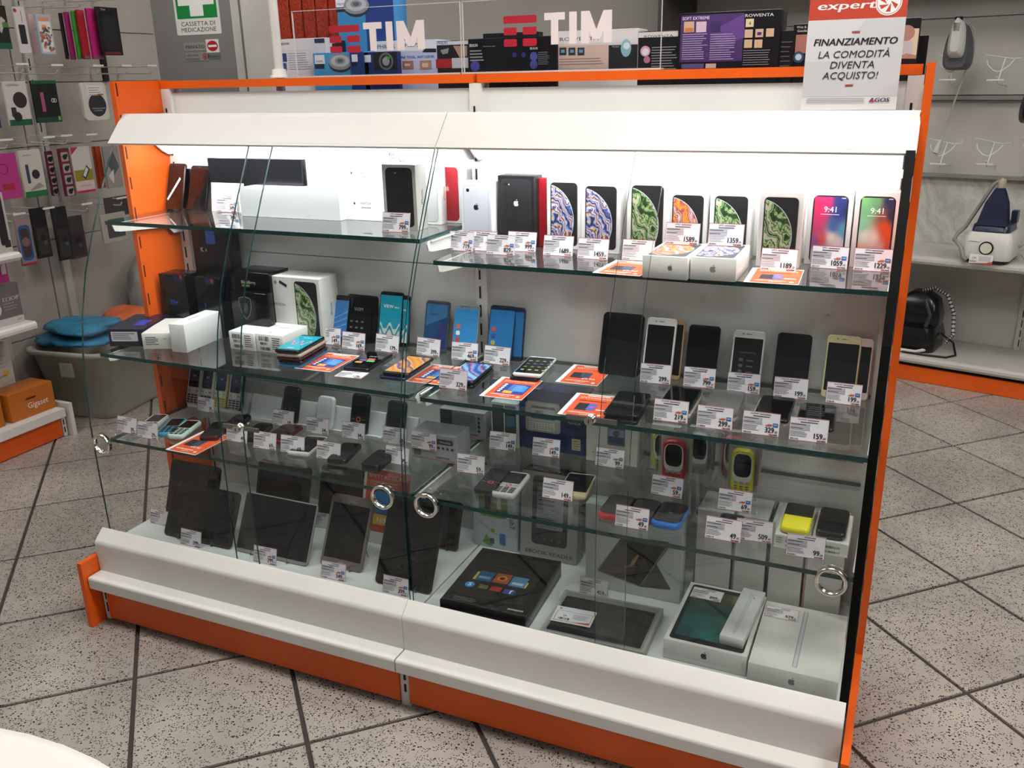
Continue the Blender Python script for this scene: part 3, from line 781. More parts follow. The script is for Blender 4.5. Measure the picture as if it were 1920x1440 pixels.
w2 = upright_box('upper white watch box, stacked on another under the 409 price card', (652, 411), (728, 417), S11, (686, 357), d=0.07, name='watch_box', draw=d_watch, body='EDEDEE', group='white watch boxes')
w2.location = wb.location + Vector((-0.004, 0.002, wt - S11))
hh = hgt(wb.location, 0, (686, 357.5))
c = price_card('409', (708, 300), (755, 303), S11, 'on top of the stacked white watch boxes', lean=4)
c.location = Vector((wb.location.x + 0.055, wb.location.y + 0.02, S11 + 2 * hh + 0.0012))
upright_box('silver grey phone box with a black phone back, beside the watch boxes', (722, 430), (785, 433), S11, (750, 308.5), d=0.05, body='B5B4AE', draw=lambda p, w, h: (p.rrect(-w * .4, h * .05, w * .4, h * .95, .011, '0D0F18', 5), p.disc(-w * .4 + .02, h * .87, .004, '2E3038'), p.disc(-w * .4 + .028, h * .87, .0016, 'D8D8D0'), p.apple(0, h * .58, .006, '16181F')), side=side_text('iPhone'))
upright_at('white phone box printed with a silver phone, behind the grey box with black phone', -.095, 768, 822, 307, S11, 0.045, body='E4E3E0', draw=d_back('C9C9C9', '9A9A9A', '8A8A8A'), side=side_text('iPhone', 'B03038'))
upright_at('white phone box printed with a bright red phone, ending the top left shelf', -.062, 812, 862, 310, S11, 0.04, body='ECEAE8', draw=lambda p, w, h: (p.rrect(-w * .42, h * .04, w * .42, h * .97, .011, 'B3202C', 5), p.apple(0, h * .6, .007, 'D9A0A0')))
price_card('799', (718, 434.5), (766, 436.5), S11, 'before the silver grey box with black phone', 'APPLE', True)

# ------------------------------------------------------------------ right bay, top shelf
upright_at('white phone box printed with a silver phone back, first on the top right shelf', -0.1, 863, 920, 342, S21, 0.05, body='DCDDE2', draw=d_back('D4D5DE', '9E9EA6', '1A1A1E'))
upright_at('black phone box with a grey printed phone back, on the top right shelf', -0.075, 933, 1001.5, 330, S21, 0.05, body='1D1D1F', draw=d_back('202023', '38383B', 'C8C8C4', '0A0A0C'))
upright_at('bright red phone box squeezed behind the black one on the top right shelf', -0.045, 985, 1025, 334, S21, 0.03, body='A81826')
upright_at('phone box with blue and gold planet, next to the red box', -0.06, 1025, 1090, 334.5, S21, 0.045, draw=d_planet('planet_blue'), body='DAD8D4', side=side_text('iPhone'))
upright_at('phone box with blue and gold planet, second from the red box', -0.085, 1090, 1165, 340.5, S21, 0.045, draw=d_planet('planet_blue'), body='D6D4D0', side=side_text('iPhone'))
upright_at('tall phone box with green and rose planet, behind the 12 price card', -0.1, 1177, 1254, 339, S21, 0.045, draw=d_planet('planet_green'), body='D8D6D0', side=side_text('iPhone'))
upright_at('phone box with orange and purple planet, behind the 1589 price card', -0.075, 1254, 1329, 357.5, S21, 0.045, draw=d_planet('planet_rose'), body='D8D5D0')
upright_at('phone box with green planet, behind the 1359 price card', -0.085, 1333, 1413, 359, S21, 0.045, draw=d_planet('planet_green'), body='D8D5D0', side=side_text('iPhone'))
upright_at('phone box with green marbled planet, above the 1189 price card', -0.125, 1426, 1509, 361, S21, 0.045, draw=d_planet('planet_green'), body='D2CFCA', side=side_text('iPhone'))
upright_at('phone box with crimson and navy lock screen reading 9:41', -0.07, 1518, 1603, 358, S21, 0.045, draw=d_lock(('C9A0A8', 1)), body='DAD4D0', side=side_text('iPhone'))
upright_at('phone box with green and orange lock screen reading 9:41, beside the orange upright', -0.075, 1606, 1692, 360, S21, 0.045, draw=d_lock(('D9A292', 0)), body='DCC9C4')
def d_topplanet(mtl):
    def f(p, w, h):
        m = .007; p.rrect(-w / 2 + m, m, w / 2 - m, h - m, .009, '3A3C44', 5)
        pts = [(w * .40 - 0.70 * w * (1 - math.cos(R(a))) , h * .5 + (h / 2 - m - .004) * math.sin(R(a))) for a in range(-80, 81, 10)] + [(-w / 2 + m + .002, h - m - .012), (-w / 2 + m + .002, m + .012)]
        p.poly(pts, SPECIAL[mtl])
    return f
flat_box('white phone box lying flat with orange and rose planet under the 1589 card', [(1211, 476), (1292, 481), (1325, 459), (1239, 457.5)], S21, 0.046, draw=d_topplanet('planet_rose'), front=lambda p, w, t: p.apple(w * .12, t * .5, .006, '6A6A66'), h=0.165)
flat_box('white phone box lying flat with blue and gold planet under the 1359 card', [(1298, 480), (1381, 486), (1407, 460), (1323, 458)], S21, 0.046, draw=d_topplanet('planet_blue'), front=lambda p, w, t: p.apple(0, t * .5, .0075, '8E8E8A'), h=0.165)
price_card('719', (836, 468), (888, 473), S21, 'first on the top right shelf', 'APPLE', True)
price_card('8', (878, 469), (929, 472), S21, 'half hidden behind the 829 card', 'APPLE', True)
price_card('829', (911, 476), (965, 480), S21, 'before the white and black phone boxes', 'APPLE', True)
price_card('999', (951, 470), (1004, 473), S21, 'before the black phone box', 'APPLE', True)
price_card('1689', (1018, 478), (1073, 481.5), S21, 'before the blue planet box next to the red one', 'APPLE')
price_card('1459', (1082, 484), (1139, 488), S21, 'before the second blue planet box', 'APPLE')
price_card('12', (1166, 487), (1224, 491), S21, 'partly hidden by the white box lying flat', 'APPLE')
price_card('1589', (1246, 457.5), (1310, 461), S21 + 0.0475, 'standing on the flat white box with rose planet', 'APPLE')
price_card('1359', (1327, 460), (1392, 463), S21 + 0.0475, 'standing on the flat white box with blue planet', 'APPLE')
price_card('1189', (1424, 506), (1493, 511), S21, 'before a green marbled planet box', 'APPLE')
price_card('1059', (1519, 501), (1588, 506.5), S21, 'before the crimson and navy lock screen box', 'APPLE', True)
price_card('1229', (1599, 506.5), (1670, 511), S21, 'at the end of the top right shelf', 'APPLE', True)
flyer('orange flyer sticking out over the top right shelf edge left of the flat boxes', [(1109, 513), (1200, 518), (1246, 493), (1149, 489)], S21, 0)
flyer('orange flyer on the top right shelf in front of the 1189 card', [(1395, 528), (1497, 535), (1509, 506), (1409, 505)], S21, 2)
# ------------------------------------------------------------------ left bay, middle shelf
upright_at('plain black box under the taller dark box, behind the blue numeral box', -.062, 358, 428, 520, S12, .045, body='0C0C10', rough=.15)
upright_box('dark smartphone box with pale letters, raised close under the top left shelf', None, None, S12 + .1565, None, d=.045, w=.135, h=.15, at=Vector((.156, -.062, S12 + .157)), body='15141A', draw=lambda p, w, h: (p.ptext('K', 380, 472, 9, '9A98A0'), p.ptext('8', 387, 472, 6, '8A8890'), p.prect(387, 434, 401, 457, '22407E')), rough=0.2)
upright_at('black smartphone box with a bright blue numeral beside the orange end panel', -.14, 297, 345, 515, S12, .07, body='0B0C11', draw=lambda p, w, h: (p.ptext('S9+', 328, 571, 9, '2A50D0'), p.prect(326, 516, 342, 526, '1A2050'), p.prect(337, 517, 340, 523, 'C03040')), rough=0.15)
upright_at('black smartphone box with a small dark blue sticker, behind the white boxes', -.145, 364, 410, 521, S12, .075, body='0B0C12', draw=lambda p, w, h: (p.prect(385, 523, 400, 533, '182050'), p.prect(395, 524, 399, 530, 'B83040'), p.ptext('9', 386, 576, 9, '1F2E70')), rough=0.15)
upright_at('black box lettered in cream beside the white phone box, left middle shelf', -.12, 437, 502, 511, S12, .09, body='0D0D10', draw=lambda p, w, h: (p.ptext('BlackBerry', 466, 532, 6, 'D8D0B0', sx=.9), p.prect(454, 534, 468, 537, '6A7A50')), rough=0.15)
def d_shield(p, w, h):
    o = [(-.5, .5), (0, .6), (.5, .5), (.48, 0), (.3, -.4), (0, -.62), (-.3, -.4), (-.48, 0)]; cx, cy = p.px(460.5, 577)
    p.poly([(cx + x * .042, cy + y * .055) for x, y in o], '7E7E82'); p.poly([(cx + x * .038, cy + y * .051) for x, y in o], '1A1A1D'); p.poly([(cx + x * .018, cy + y * .026) for x, y in o], '4A4A50')
upright_at('glossy black box with a grey shield emblem, in front of the lettered black box', -.155, 432, 497, 549, S12, .03, body='09090B', draw=d_shield, rough=0.12)
upright_at('white smartphone box with small flower logo and blue sticker', -.105, 493, 544, 518, S12, .085, body='D9D7D2', draw=lambda p, w, h: (p.disc(*p.px(516, 529), .005, 'A88A70', 12), p.ppoly([(524, 525), (538, 534), (537, 539), (523, 530)], '2A2450'), p.ptext('HUAWEI P20 Pro', 520, 572, 5, '4A4A4A', sx=.75)), rough=0.4)
upright_at('phone box with green and rose planet beside the flower logo box', -.105, 544.5, 597, 522, S12, .085, draw=d_planet('planet_green'), body='D9D6D0', side=side_text('iPhone'))
flat_box('dark navy box lying flat with a white label on its end', [(207, 617), (256, 622.5), (318, 590), (262, 584)], S12, 0.05, body='161A2C', h=0.17, front=lambda p, w, t: (p.rect(-w * .42, t * .3, w * .3, t * .85, 'C9CDD4'), p.lines(-w * .38, t * .72, w * .2, 4, t * .1, t * .04, '4A4E58'), p.text('TIM', w * .18, t * .7, .006, '2A3A6A')), draw=lambda p, w, h: p.rect(0.0, h * .25, w * .3, h * .6, '2438A0'), rough=0.3)
flat_box('low white box lying flat behind the white box on edge', [(272, 623), (330, 630), (372, 599), (318, 592)], S12, 0.045, h=0.165, front=lambda p, w, t: (p.lines(-w * .42, t * .72, -w * .1, 5, t * .11, t * .05, '5A5A5A'), p.text('TIM', w * .05, t * .6, .006, '30406A')), body='DEDDD9')
flat_box('white box standing on its long edge in front of the left middle shelf', [(310, 608), (345, 611.5), (424, 582), (386, 578)], S12, 0.078, body='E4E4E3', h=0.17, w=0.05, draw=lambda p, w, h: p.rect(-.004, h * .3, .002, h * .6, 'B8B8B8'), front=lambda p, w, t: p.text('II', 0, .003, .008, 'C04030'))
def d_bar(p, w, t):
    p.bars(-w * .38, t * .62, w * .0, t * .88, '2C2C2C', 16); p.bars(-w * .34, t * .40, -w * .06, t * .55, '3A3A3A', 10); p.bars(-w * .34, t * .1, w * .02, t * .28, '333333', 16)
    p.lines(w * .1, t * .8, w * .42, 6, t * .12, t * .045, '5A5A5A')
flat_box('white phone box lying flat with barcodes on its end, farther from the phone pile', [(427, 621.5), (475, 626), (548, 597), (501, 593)], S12, 0.05, h=0.17, front=d_bar, draw=lambda p, w, h: (p.rect(-w * .2, h * .42, w * .3, h * .45, 'A8A8A8'), p.disc(w * .1, h * .9, .004, '5A5A5A', 10)), body='E6E5E2')
flat_box('white phone box lying flat with barcodes on its end, nearest the phone pile', [(476, 626), (529, 631), (599, 601), (549, 597)], S12, 0.05, h=0.17, front=d_bar, draw=lambda p, w, h: (p.rect(-w * .2, h * .42, w * .3, h * .45, 'A8A8A8'), p.disc(-w * .1, h * .12, .004, 'B08A50', 10)), body='E6E5E2')
# pile of five phones
def d_wiko(p, w, h):
    p.text('sunny 3', 0, h * .78, .008, 'E8F4F4'); pts = []
    for k in range(25):
        x = -w * .4 + w * .8 * k / 24; pts.append((x, h * .5 + .016 * math.sin(k * .62)))
    p.poly(pts + [(x, y - .009) for x, y in reversed(pts)], 'E07AA8'); p.text('wiko', 0, h * .14, .010, 'F0F6F6', bold=.02)
Q = [(511.6, 656), (559, 661), (616, 628), (574, 624)]
for i, (lab, body, scr, dr) in enumerate((('bottom smartphone of the pile of five, bright blue edge', '2F7FB0', None, None), ('second smartphone from the bottom of the pile, dark blue black', '14161E', None, None), ('middle smartphone of the pile of five, dark red', '5A1A1E', None, None), ('second smartphone from the top of the pile, pale gold edge', 'B8AC9A', None, None), ('top smartphone of the pile of five, turquoise screen with pink wave', '121317', '14A0B8', d_wiko))):
    phone_flat(lab, Q, S12, body=body, scr=scr, draw=dr, dz=0.0098 * i, dx=0.003 * (i % 2) - .001, dy=0.002 * (4 - i) - 0.006, cams=False, t=0.0085, zq=S12 + .0098 * 4 + .0085, w=0.071, h=0.146, group='pile of five smartphones')
flyer('orange flyer beside the pile of five smartphones', [(554, 690), (616, 699), (673, 667.5), (612, 661)], S12, 1)
phone_flat('black smartphone lying flat with coloured square icons, left middle shelf', [(644, 688), (685, 695.6), (737.5, 663), (694, 657)], S12, draw=lambda p, w, h: (p.text('Jerry', 0, h * .68, .010, 'D8E8E8'), p.rect(-w * .05, h * .5, w * .22, h * .58, 'D8607A'), p.rect(w * .0, h * .40, w * .3, h * .48, '6AC060'), p.rect(-w * .3, h * .42, -w * .04, h * .5, '6A5AB0'), p.rect(-w * .34, h * .3, -w * .08, h * .38, 'D8A050')), cams=False, h=0.148)
th = price_card('179', (626, 707), (676, 710), S12, 'lying flat in front of the black phone with icons', flat=True, stand=False)
phone('smartphone with pale blue wavy screen behind the 149 card, left middle shelf', (600, 631), (647, 636), S12, (641, 549), 18, dx=.03, dy=-.03, w=.072, body='0E0F12', scr='3A7AC0', bez=(0.003, .014, .014), draw=lambda p, w, h: [p.poly([(-w * .45, h * (.2 + .1 * i)), (w * .44, h * (.38 + .13 * i)), (w * .44, h * (.41 + .13 * i)), (-w * .45, h * (.215 + .1 * i))], '6AA4DC') for i in range(3)])
def d_wim(p, w, h): p.text('WIM', 0, h * .66, .014, '8A8C92'); [p.rect(-w * .3 + i * .018, h * .42 - j * .017, -w * .3 + i * .018 + .008, h * .42 - j * .017 + .005, '6A6C72', False) for i in range(3) for j in range(2)]
phone('black smartphone with grey lettering behind the 169 card', (644, 640), (690, 646), S12, (671, 553), 16, body='0D0D0F', scr='0B0C0E', draw=d_wim, dx=0.002)
phone('plain black smartphone half hidden behind the grey lettered one', (662, 636), (704, 641), S12, (690, 551), 12, cams=False, stand=False, dy=0.02, dx=.012)
def d_view(p, w, h):
    u0, u1 = -w * .42, w * .42
    p.text('VIEW', -w * .1, h * .70, .013, 'F0F6F6', bold=.02); p.text('MAX', w * .26, h * .70, .007, 'F0F6F6', bold=.02)
    p.rect(u0, h * .085, u1, h * .32, 'C8C2BE')
    top = [(u0 + (u1 - u0) * k / 30, h * .36 + h * .075 * math.cos(k / 30 * 4 * math.pi)) for k in range(31)]
    p.poly(top + [(u1, h * .10), (u0, h * .10)], 'CFC9C4')
    bt = [(u0 + (u1 - u0) * k / 30, h * .30 + h * .08 * math.cos(k / 30 * 4 * math.pi)) for k in range(31)]
    p.poly(bt + [(x, y - h * .075) for x, y in reversed(bt)], '1792A6')
phone('smartphone with turquoise screen and white wave, in front of its twin', (711, 645), (751, 652), S12, (737, 547), 14, scr='1A9AB4', draw=d_view, w=0.074, bez=(.003, .010, .010))
phone('second turquoise screened smartphone peeking out behind the wave one', (732, 641), (771, 647), S12, (765, 549), 12, scr='1792AA', w=0.074, stand=False, dy=0.014, dx=0.004, draw=d_view, cams=False)
price_card('149', (594, 645), (638, 647), S12, 'on the left middle shelf before the blue wavy screen', '', True)
price_card('169', (640, 652.5), (684, 658), S12, 'before the black phone with grey lettering', '', True)
price_card('179', (704, 657), (746, 663), S12, 'before the turquoise wave screen')

# ------------------------------------------------------------------ right bay, middle shelf
def d_honor(p, w, h):
    p.poly([(-w * .43, h * .5), (w * .43, h * .7), (w * .43, h * .93), (-w * .43, h * .93)], '2E6A98'); p.poly([(-w * .1, h * .1), (w * .43, h * .1), (w * .43, h * .62), (w * .2, h * .6)], '28306A')
    p.text('honor', -w * .1, h * .72, .011, '14202E')
phone('smartphone with dark blue abstract screen, first on the right middle shelf', (795, 656), (842, 663), S22, (834, 563), 16, body='4A4E56', scr='204A78', draw=d_honor, w=0.073)
def d_apps(cs, tx=None):
    def f(p, w, h):
        if tx: p.text(tx, 0, h * .72, .006, 'B8D4EC')
        for i, c in enumerate(cs): p.rrect(-w * .36, h * (.52 - i * .125), -w * .2, h * (.52 - i * .125) + .0115, .003, c, 3)
    return f
phone('smartphone with light blue screen and round orange icons, right middle shelf', (850, 662), (897, 668), S22, (890, 570), 16, body='8A93A4', scr='3A94D4', draw=d_apps(['E06A3A', 'F0F4F8', 'D84A40', 'E08A40']), w=0.073)
phone('dark blue framed smartphone with column of icons behind the 229 card', (916, 670), (962, 677), S22, (952, 572), 16, body='1E2A48', scr='2C74B0', draw=d_apps(['C84848', '2A4A90', 'B0A040', 'C88040']), w=0.074)
phone('twin blue smartphone standing behind the dark blue framed one', (934, 669), (981, 675), S22, (972, 573), 12, body='252E42', scr='2A6CA4', w=0.074, stand=False, dy=0.016, dx=.004, cams=False)
price_card('399', (779, 663), (825, 671), S22, 'before the dark blue abstract screen', '', False)
price_card('469', (847, 674), (894, 677), S22, 'before the light blue screen', '', True)
price_card('229', (907, 680), (955, 686.5), S22, 'before the column of icons', '')
Q = [(716, 699), (760, 704), (818, 668), (774, 662)]
phone_flat('lower of two smartphones stacked flat across the bay joint, dark blue edge', Q, S22, body='1A2040', scr=None, dz=0.0, cams=False, dy=-.012, dx=-.006, zq=S22 + .0175)
phone_flat('upper smartphone lying flat with orange patterned screen across the bay joint', Q, S22, scr='wall_orange', dz=0.0092, cams=False, dy=-.004, draw=None)
flyer('orange flyer mostly hidden by the 329 card behind it, right middle shelf', [(762, 715), (824, 722), (872, 690), (811, 683)], S22, 1)
Q = [(838, 710), (884, 719), (931, 680), (884, 672.5)]
phone_flat('lower of two dark smartphones stacked flat behind the 329 card', Q, S22, scr=None, cams=False, dy=-.014, dx=.002, zq=S22 + .0172)
phone_flat('upper smartphone lying flat with blue and pink patterned screen', Q, S22, scr='wall_blue', dz=0.0092, cams=False, dy=-.01)
price_card('329', (822.5, 726), (875, 733), S22, 'beside the blue and pink patterned phone')
Q = [(965, 697), (1014, 703.5), (1042, 670), (1000, 666)]
phone_flat('black smartphone lying under the white one, right middle shelf', Q, S22, scr=None, cams=False, dx=-0.006, dy=-.012, zq=S22 + .0172)
phone_flat('white smartphone lying flat on a black one, showing app icons', Q, S22, body='E4E2E2', scr='15171A', dz=0.0092, dy=-.008, draw=lambda p, w, h: [p.rrect(-w * .34 + .018 * i, h * .2 + .024 * j, -w * .34 + .018 * i + .009, h * .2 + .024 * j + .009, .002, c, 2) for i in range(4) for j, c in enumerate(('B8A060', '6A7A50', '4A5A80', '7A8A60'))])
flyer('orange flyer with a blue panel at the shelf edge, right middle shelf', [(897.5, 742), (978, 752), (1017.5, 715), (942.5, 706)], S22, 1)
flyer('orange flyer with a tan panel beside the large black phone', [(1041, 716), (1118, 726), (1152, 690), (1077, 683)], S22, 0)
flyer('orange flyer with black and blue phones, under the flat black phones', [(1046, 777.5), (1130, 786), (1160, 746), (1087, 736)], S22, 2)
phone('large black tablet phone standing in a clear stand, right middle shelf', (1117.5, 702.5), (1198, 708), S22, (1171, 588), 18, rad=0.012, bez=(.004, .014, .014))
phone('gold smartphone half hidden behind the white one with 299 card', (1211, 711), (1266, 716), S22, (1250, 600), 15, body='B89A6E', scr='15100F', stand=False, dy=.02, dx=.006, w=0.074)
phone('white smartphone with black screen above the 299 card', (1200, 712), (1258, 715), S22, (1242, 597), 18, body='DDD9D6', scr='191414', w=0.073, bez=(.004, .018, .018))
phone('black smartphone mirroring a bright ceiling lamp, above the 799 card', (1285, 710), (1345, 716), S22, (1332, 606), 18, scr='07090C', body='15161A', w=0.075, bez=(.002, .008, .008))
def d_dim(p, w, h):
    p.text('HUAWEI P8 lite', 0, h * .6, .006, '6E6E72'); [p.rect(-w * .24, h * (.46 - .1 * i), -w * .12, h * (.46 - .1 * i) + .007, '55565A', False) for i in range(3)]; [p.rect(0, h * (.47 - .1 * i), w * .2, h * (.47 - .1 * i) + .003, '55565A', False) for i in range(3)]
phone('white smartphone with dim grey menu screen above the 159 card', (1367.5, 720), (1427.5, 726), S22, (1411, 616), 18, body='D8D6D4', scr='242526', draw=d_dim, w=0.073, bez=(.004, .018, .018))
phone('all black smartphone above the hidden 199 card, right middle shelf', (1450, 728), (1513, 735), S22, (1491, 620), 18, scr='1A1C1F', body='17181B', w=0.076, bez=(.002, .006, .006), cams=False)
phone('pinkish white smartphone half hidden behind the gold framed one', (1560, 742), (1622, 748), S22, (1602, 630), 14, body='CDB8B4', scr='1B1C1F', stand=False, dy=.022, dx=.004, w=0.074, bez=(.004, .018, .018))
phone('gold framed smartphone with black screen at the end of the right middle shelf', (1539, 743), (1604, 749), S22, (1584, 627), 18, body='C9BE96', scr='1F2121', w=0.0735, bez=(.004, .018, .018))
price_card('299', (1200, 717), (1256, 721.5), S22, 'before the white phone with gold phone behind', 'HUAWEI')
price_card('799', (1281, 724), (1339, 729), S22, 'in the rear row before the mirroring phone', 'HUAWEI', True)
price_card('159', (1364, 735), (1422, 740), S22, 'before the white phone with grey menu', 'HUAWEI', True)
price_card('199', (1449, 744), (1513, 750), S22, 'half covered by flat phones in the rear row', 'HUAWEI')
price_card('199', (1547.5, 754), (1613, 762), S22, 'before the gold framed phone', 'HUAWEI', True)
Q = [(1134, 776), (1192, 786), (1225, 737), (1166, 729)]
phone_flat('lower of two black smartphones stacked flat by the orange flyer', Q, S22, body='141518', scr=None, cams=False, dy=-.012, w=.076, zq=S22 + .0172)
phone_flat('upper plain black smartphone stacked flat by the orange flyer', Q, S22, body='101113', scr='15171A', cams=False, dz=.0092, w=.076, dx=-.003)
Q = [(1228, 768), (1288, 776), (1320, 726), (1262.5, 717)]
phone_flat('pale edged smartphone under the black one behind the 219 card', Q, S22, body='B0AAA0', scr=None, cams=False, dy=-.01, dx=.003, zq=S22 + .0172)
phone_flat('black smartphone lying flat behind the 219 card', Q, S22, dz=.0092, cams=False)
Q = [(1317, 776), (1375, 784), (1402, 731), (1342, 722)]
phone_flat('silver edged smartphone under the grey one behind the front 299 card', Q, S22, body='8E8A88', scr=None, cams=False, dy=-.01, zq=S22 + .0172)
phone_flat('grey backed smartphone lying face down behind the front 299 card', Q, S22, body='6E6C6C', scr=None, dz=.0092, cams=False)
Q = [(1410, 790), (1467, 798), (1492, 740), (1433, 733)]
phone_flat('gold edged smartphone under the black one behind the front 329 card', Q, S22, body='C0AE8E', scr=None, cams=False, dx=-.004, dy=.008, zq=S22 + .0172)
phone_flat('black smartphone lying flat behind the front 329 card', Q, S22, dz=.0092, cams=False, scr='0A0606', dx=.002)
Q = [(1494, 806), (1556, 815), (1570, 754), (1505, 746)]
phone_flat('black smartphone with dim text lying behind the front 159 card', Q, S22, draw=lambda p, w, h: p.lines(-w * .25, h * .8, w * .25, 5, .012, .0015, '6A6C70'), cams=False, w=.076)
price_card('219', (1224, 787), (1289, 795), S22, 'before the black phone beside the stacked pair', 'HUAWEI', True)
price_card('299', (1305, 800), (1372, 808), S22, 'in the front row before the grey backed phone', 'HUAWEI', True)
price_card('329', (1390, 811), (1460, 820), S22, 'before the gold edged phone in the front row', 'HUAWEI', True)
price_card('159', (1478, 824), (1551, 832), S22, 'at the end of the front row', 'HUAWEI')
# ------------------------------------------------------------------ left bay, lower shelf
def keypad(p, w, v0, v1, c, n=4, key='D8D8D8', gap=.0012, m=.08):
    cw = w * (1 - 2 * m) / 3; ch = (v1 - v0) / n
    for i in range(3):
        for j in range(n):
            u = -w * (.5 - m) + i * cw; v = v0 + j * ch
            p.rrect(u + gap, v + gap, u + cw - gap, v + ch - gap, min(cw, ch) * .25, c, 2); p.lay -= 1
            p.rect(u + cw * .4, v + ch * .42, u + cw * .6, v + ch * .58, key, False)
    p.lay += 2
def featphone(label, bl, br, z, top, lean, body, face, scr, keyc, flat=None, w=0.05, h=0.118, t=0.014, dial='C8C8C8', key='C8C8C8', tx=None, dy=0, dx=0, big=0, group='feature phones on show', name='mobile_phone', rad=0.012, dz=0, scol=None, yaw=None, nk=4, ys=None):
    if flat:
        P = [onz(q[0], q[1], z + t + dz) for q in flat]; c = sum(P, Vector()) / 4; d = (P[2] + P[3]) - (P[0] + P[1])
        y = math.degrees(math.atan2(-d.x, d.y)) if yaw is None else yaw
        f = Vector((-math.sin(R(y)), math.cos(R(y)), 0)); base = c - f * (h / 2) + Vector((dx, dy, 0)); base.z = z + dz + t + .0006
        th = thing(name, label, 'mobile phone', base, y, 90, group)
    else:
        A, B = onz(*bl, z), onz(*br, z); c = (A + B) / 2; h = hgt(c, lean, top) if top else h
        c = c + Vector((dx, dy, .004 + dz))
        if ys: c.y = ys.location.y + .0035 - t / math.cos(R(lean)); c.z = z + .0042
        th = thing(name, label, 'mobile phone', c, 0, lean, group)
    MB().rslab(w, h, t, rad, mat(body, .35), e=.003, n=5).build('phone_body', th)
    p = Print(th)
    if face: p.rrect(-w * .45, h * .03, w * .45, h * .97, rad * .8, face, 5)
    s0 = .46 if not big else .52
    p.rrect(-w * .38, h * s0, w * .38, h * .93, .003, mat(scr, .1), 3)
    if tx: p.text(tx, 0, h * .72, .008, scol or 'C8D0E8')
    if dial: p.ring(0, h * .37, .0045, .0075, dial, 18); p.rect(-w * .4, h * .365, -w * .2, h * .385, '6A6A6A'); p.rect(w * .2, h * .365, w * .4, h * .385, '6A6A6A')
    keypad(p, w, h * .05, h * (.29 if dial else .44), keyc, nk, key)
    p.build('keys_and_screen', th)
    return th
def easel(label, x0, x1, y, z, group='white phone easels', hh=0.075):
    th = thing('phone_easel', label, 'stand', ((x0 + x1) / 2, y, z), 0, 0, group); w = x1 - x0
    MB().prism([(-0.018, 0.0005), (-0.018, 0.010), (-0.0155, 0.010), (-0.0155, 0.0035), (0.004, 0.0035), (0.030, hh), (0.034, hh + .002), (0.040, hh - .004), (0.040, 0.0005)], 'x', -w / 2, w / 2, mat('D5D8D8', .35)).build('easel_body', th)
    return th
e1 = onz(460, 784, S13); e2 = onz(513, 794, S13)
X0 = onz(345, 765, S13); X1 = onz(452, 780, S13)
E0 = easel('white easel under the four colour phones on the lower left shelf', X0.x, X1.x, (onz(350, 760, S13).y + onz(447, 776, S13).y) / 2 + .012, S13, hh=.05)
for i, (lab, a, c, body, face, keyc) in enumerate((('black and silver phone, first of four in the row beside the orange panel', (350, 760), (369, 763), 'D2D2D0', 'C4C4C4', '17181C'), ('silver phone with black keys, second of four in the row', (374, 764), (394, 767), 'C0BEB8', 'C4C2BC', '2A2A2E'), ('silver and yellow phone, third of four in the row', (400, 768), (420, 771), 'B9A23A', 'C6C2B0', 'B89A28'), ('dark blue and silver phone, last of four in the row', (426, 772), (447, 776), '22263A', 'C8CACC', '16181E'))):
    featphone(lab, a, c, S13, None, 20, body, face, '12204E' if i else '0E1226', keyc, w=.05, h=.122, tx='TIM', dial='F0F0F0', group='four phones in a row', ys=E0)
price_card('79', (369, 768), (402, 776), S13, 'in front of the four phones in a row', wd=.068)
ZY = e1.y
def eas(label, pl, pr):
    A, B = onz(*pl, S13), onz(*pr, S13); return easel(label, A.x, B.x, (A.y + B.y) / 2 + .018, S13, hh=.062)
eas('empty white easel beside the four phones in a row', (460, 786), (514, 795))
E2 = eas('white easel carrying the big button phone with red key', (522, 795), (582, 806))
E3 = eas('white easel carrying the white flip phone', (584, 806), (645, 816))
E4 = eas('white easel carrying the black phone with an orange key', (647, 816), (710, 826))
E5 = eas('white easel carrying the dark grey folding phone', (712, 827), (770, 837))
featphone('black phone with large keys and a small red key on white easel', (532, 792), (558, 797), S13, (558, 726), 18, '1D2024', '16181B', '2A3036', '34383C', w=.054, dial=None, key='A8A8A8', ys=E2)
p = featphone('plain white folding phone standing on white easel', (592, 805), (620, 810), S13, (617, 746), 18, 'DCDEDE', 'D6D8D8', 'CFD2D2', 'D2D4D4', w=.055, dial=None, key='D2D4D4', ys=E3)
featphone('black phone with orange key on white easel', (655, 815), (684, 820), S13, (688, 742), 18, '141517', '121315', '0D0E10', '1F2022', w=.057, dial='C8603A', key='8A8A8A', ys=E4)
featphone('dark grey closed folding phone on the last white easel', (722, 826), (754, 831), S13, (757, 755), 18, '2A2C2E', None, '2A2D30', '2A2C2E', w=.058, dial=None, key='2A2C2E', ys=E5)
for a, c, pr, wh in (((220, 809), (255, 815), '39', 'at the outer end of the lower left shelf'), ((259, 819), (294, 825), '29', 'before the mint and blue phones'), ((422, 824), (465, 833), '49', 'behind the left bay lock'), ((476, 839), (516, 845), '69', 'before the red edged dark phone'), ((526, 847), (570, 852), '69', 'before the phone with a pale edge'), ((593, 858), (637.5, 865), '29', 'before the black keypad phone'), ((724, 866), (763, 875), '99', 'before the dark closed flip phone'), ((512, 796), (549, 802), '19', 'before the large key phone on easel'), ((575, 811), (615, 816), '34', 'before the plain white folding phone'), ((641, 820), (682.5, 826), '34', 'before the phone with orange key'), ((718, 830), (761, 836), '79', 'before the dark grey folding phone')):
    price_card(pr, a, c, S13, wh)
featphone('white phone lying flat behind the outermost price cards', None, None, S13, None, 0, 'D9DDDC', 'CDD2D1', '15171A', '3A3C3E', flat=[(262, 795), (294, 800), (317, 780), (290, 776)], w=.052, dial=None, key='888888', dy=-.01)
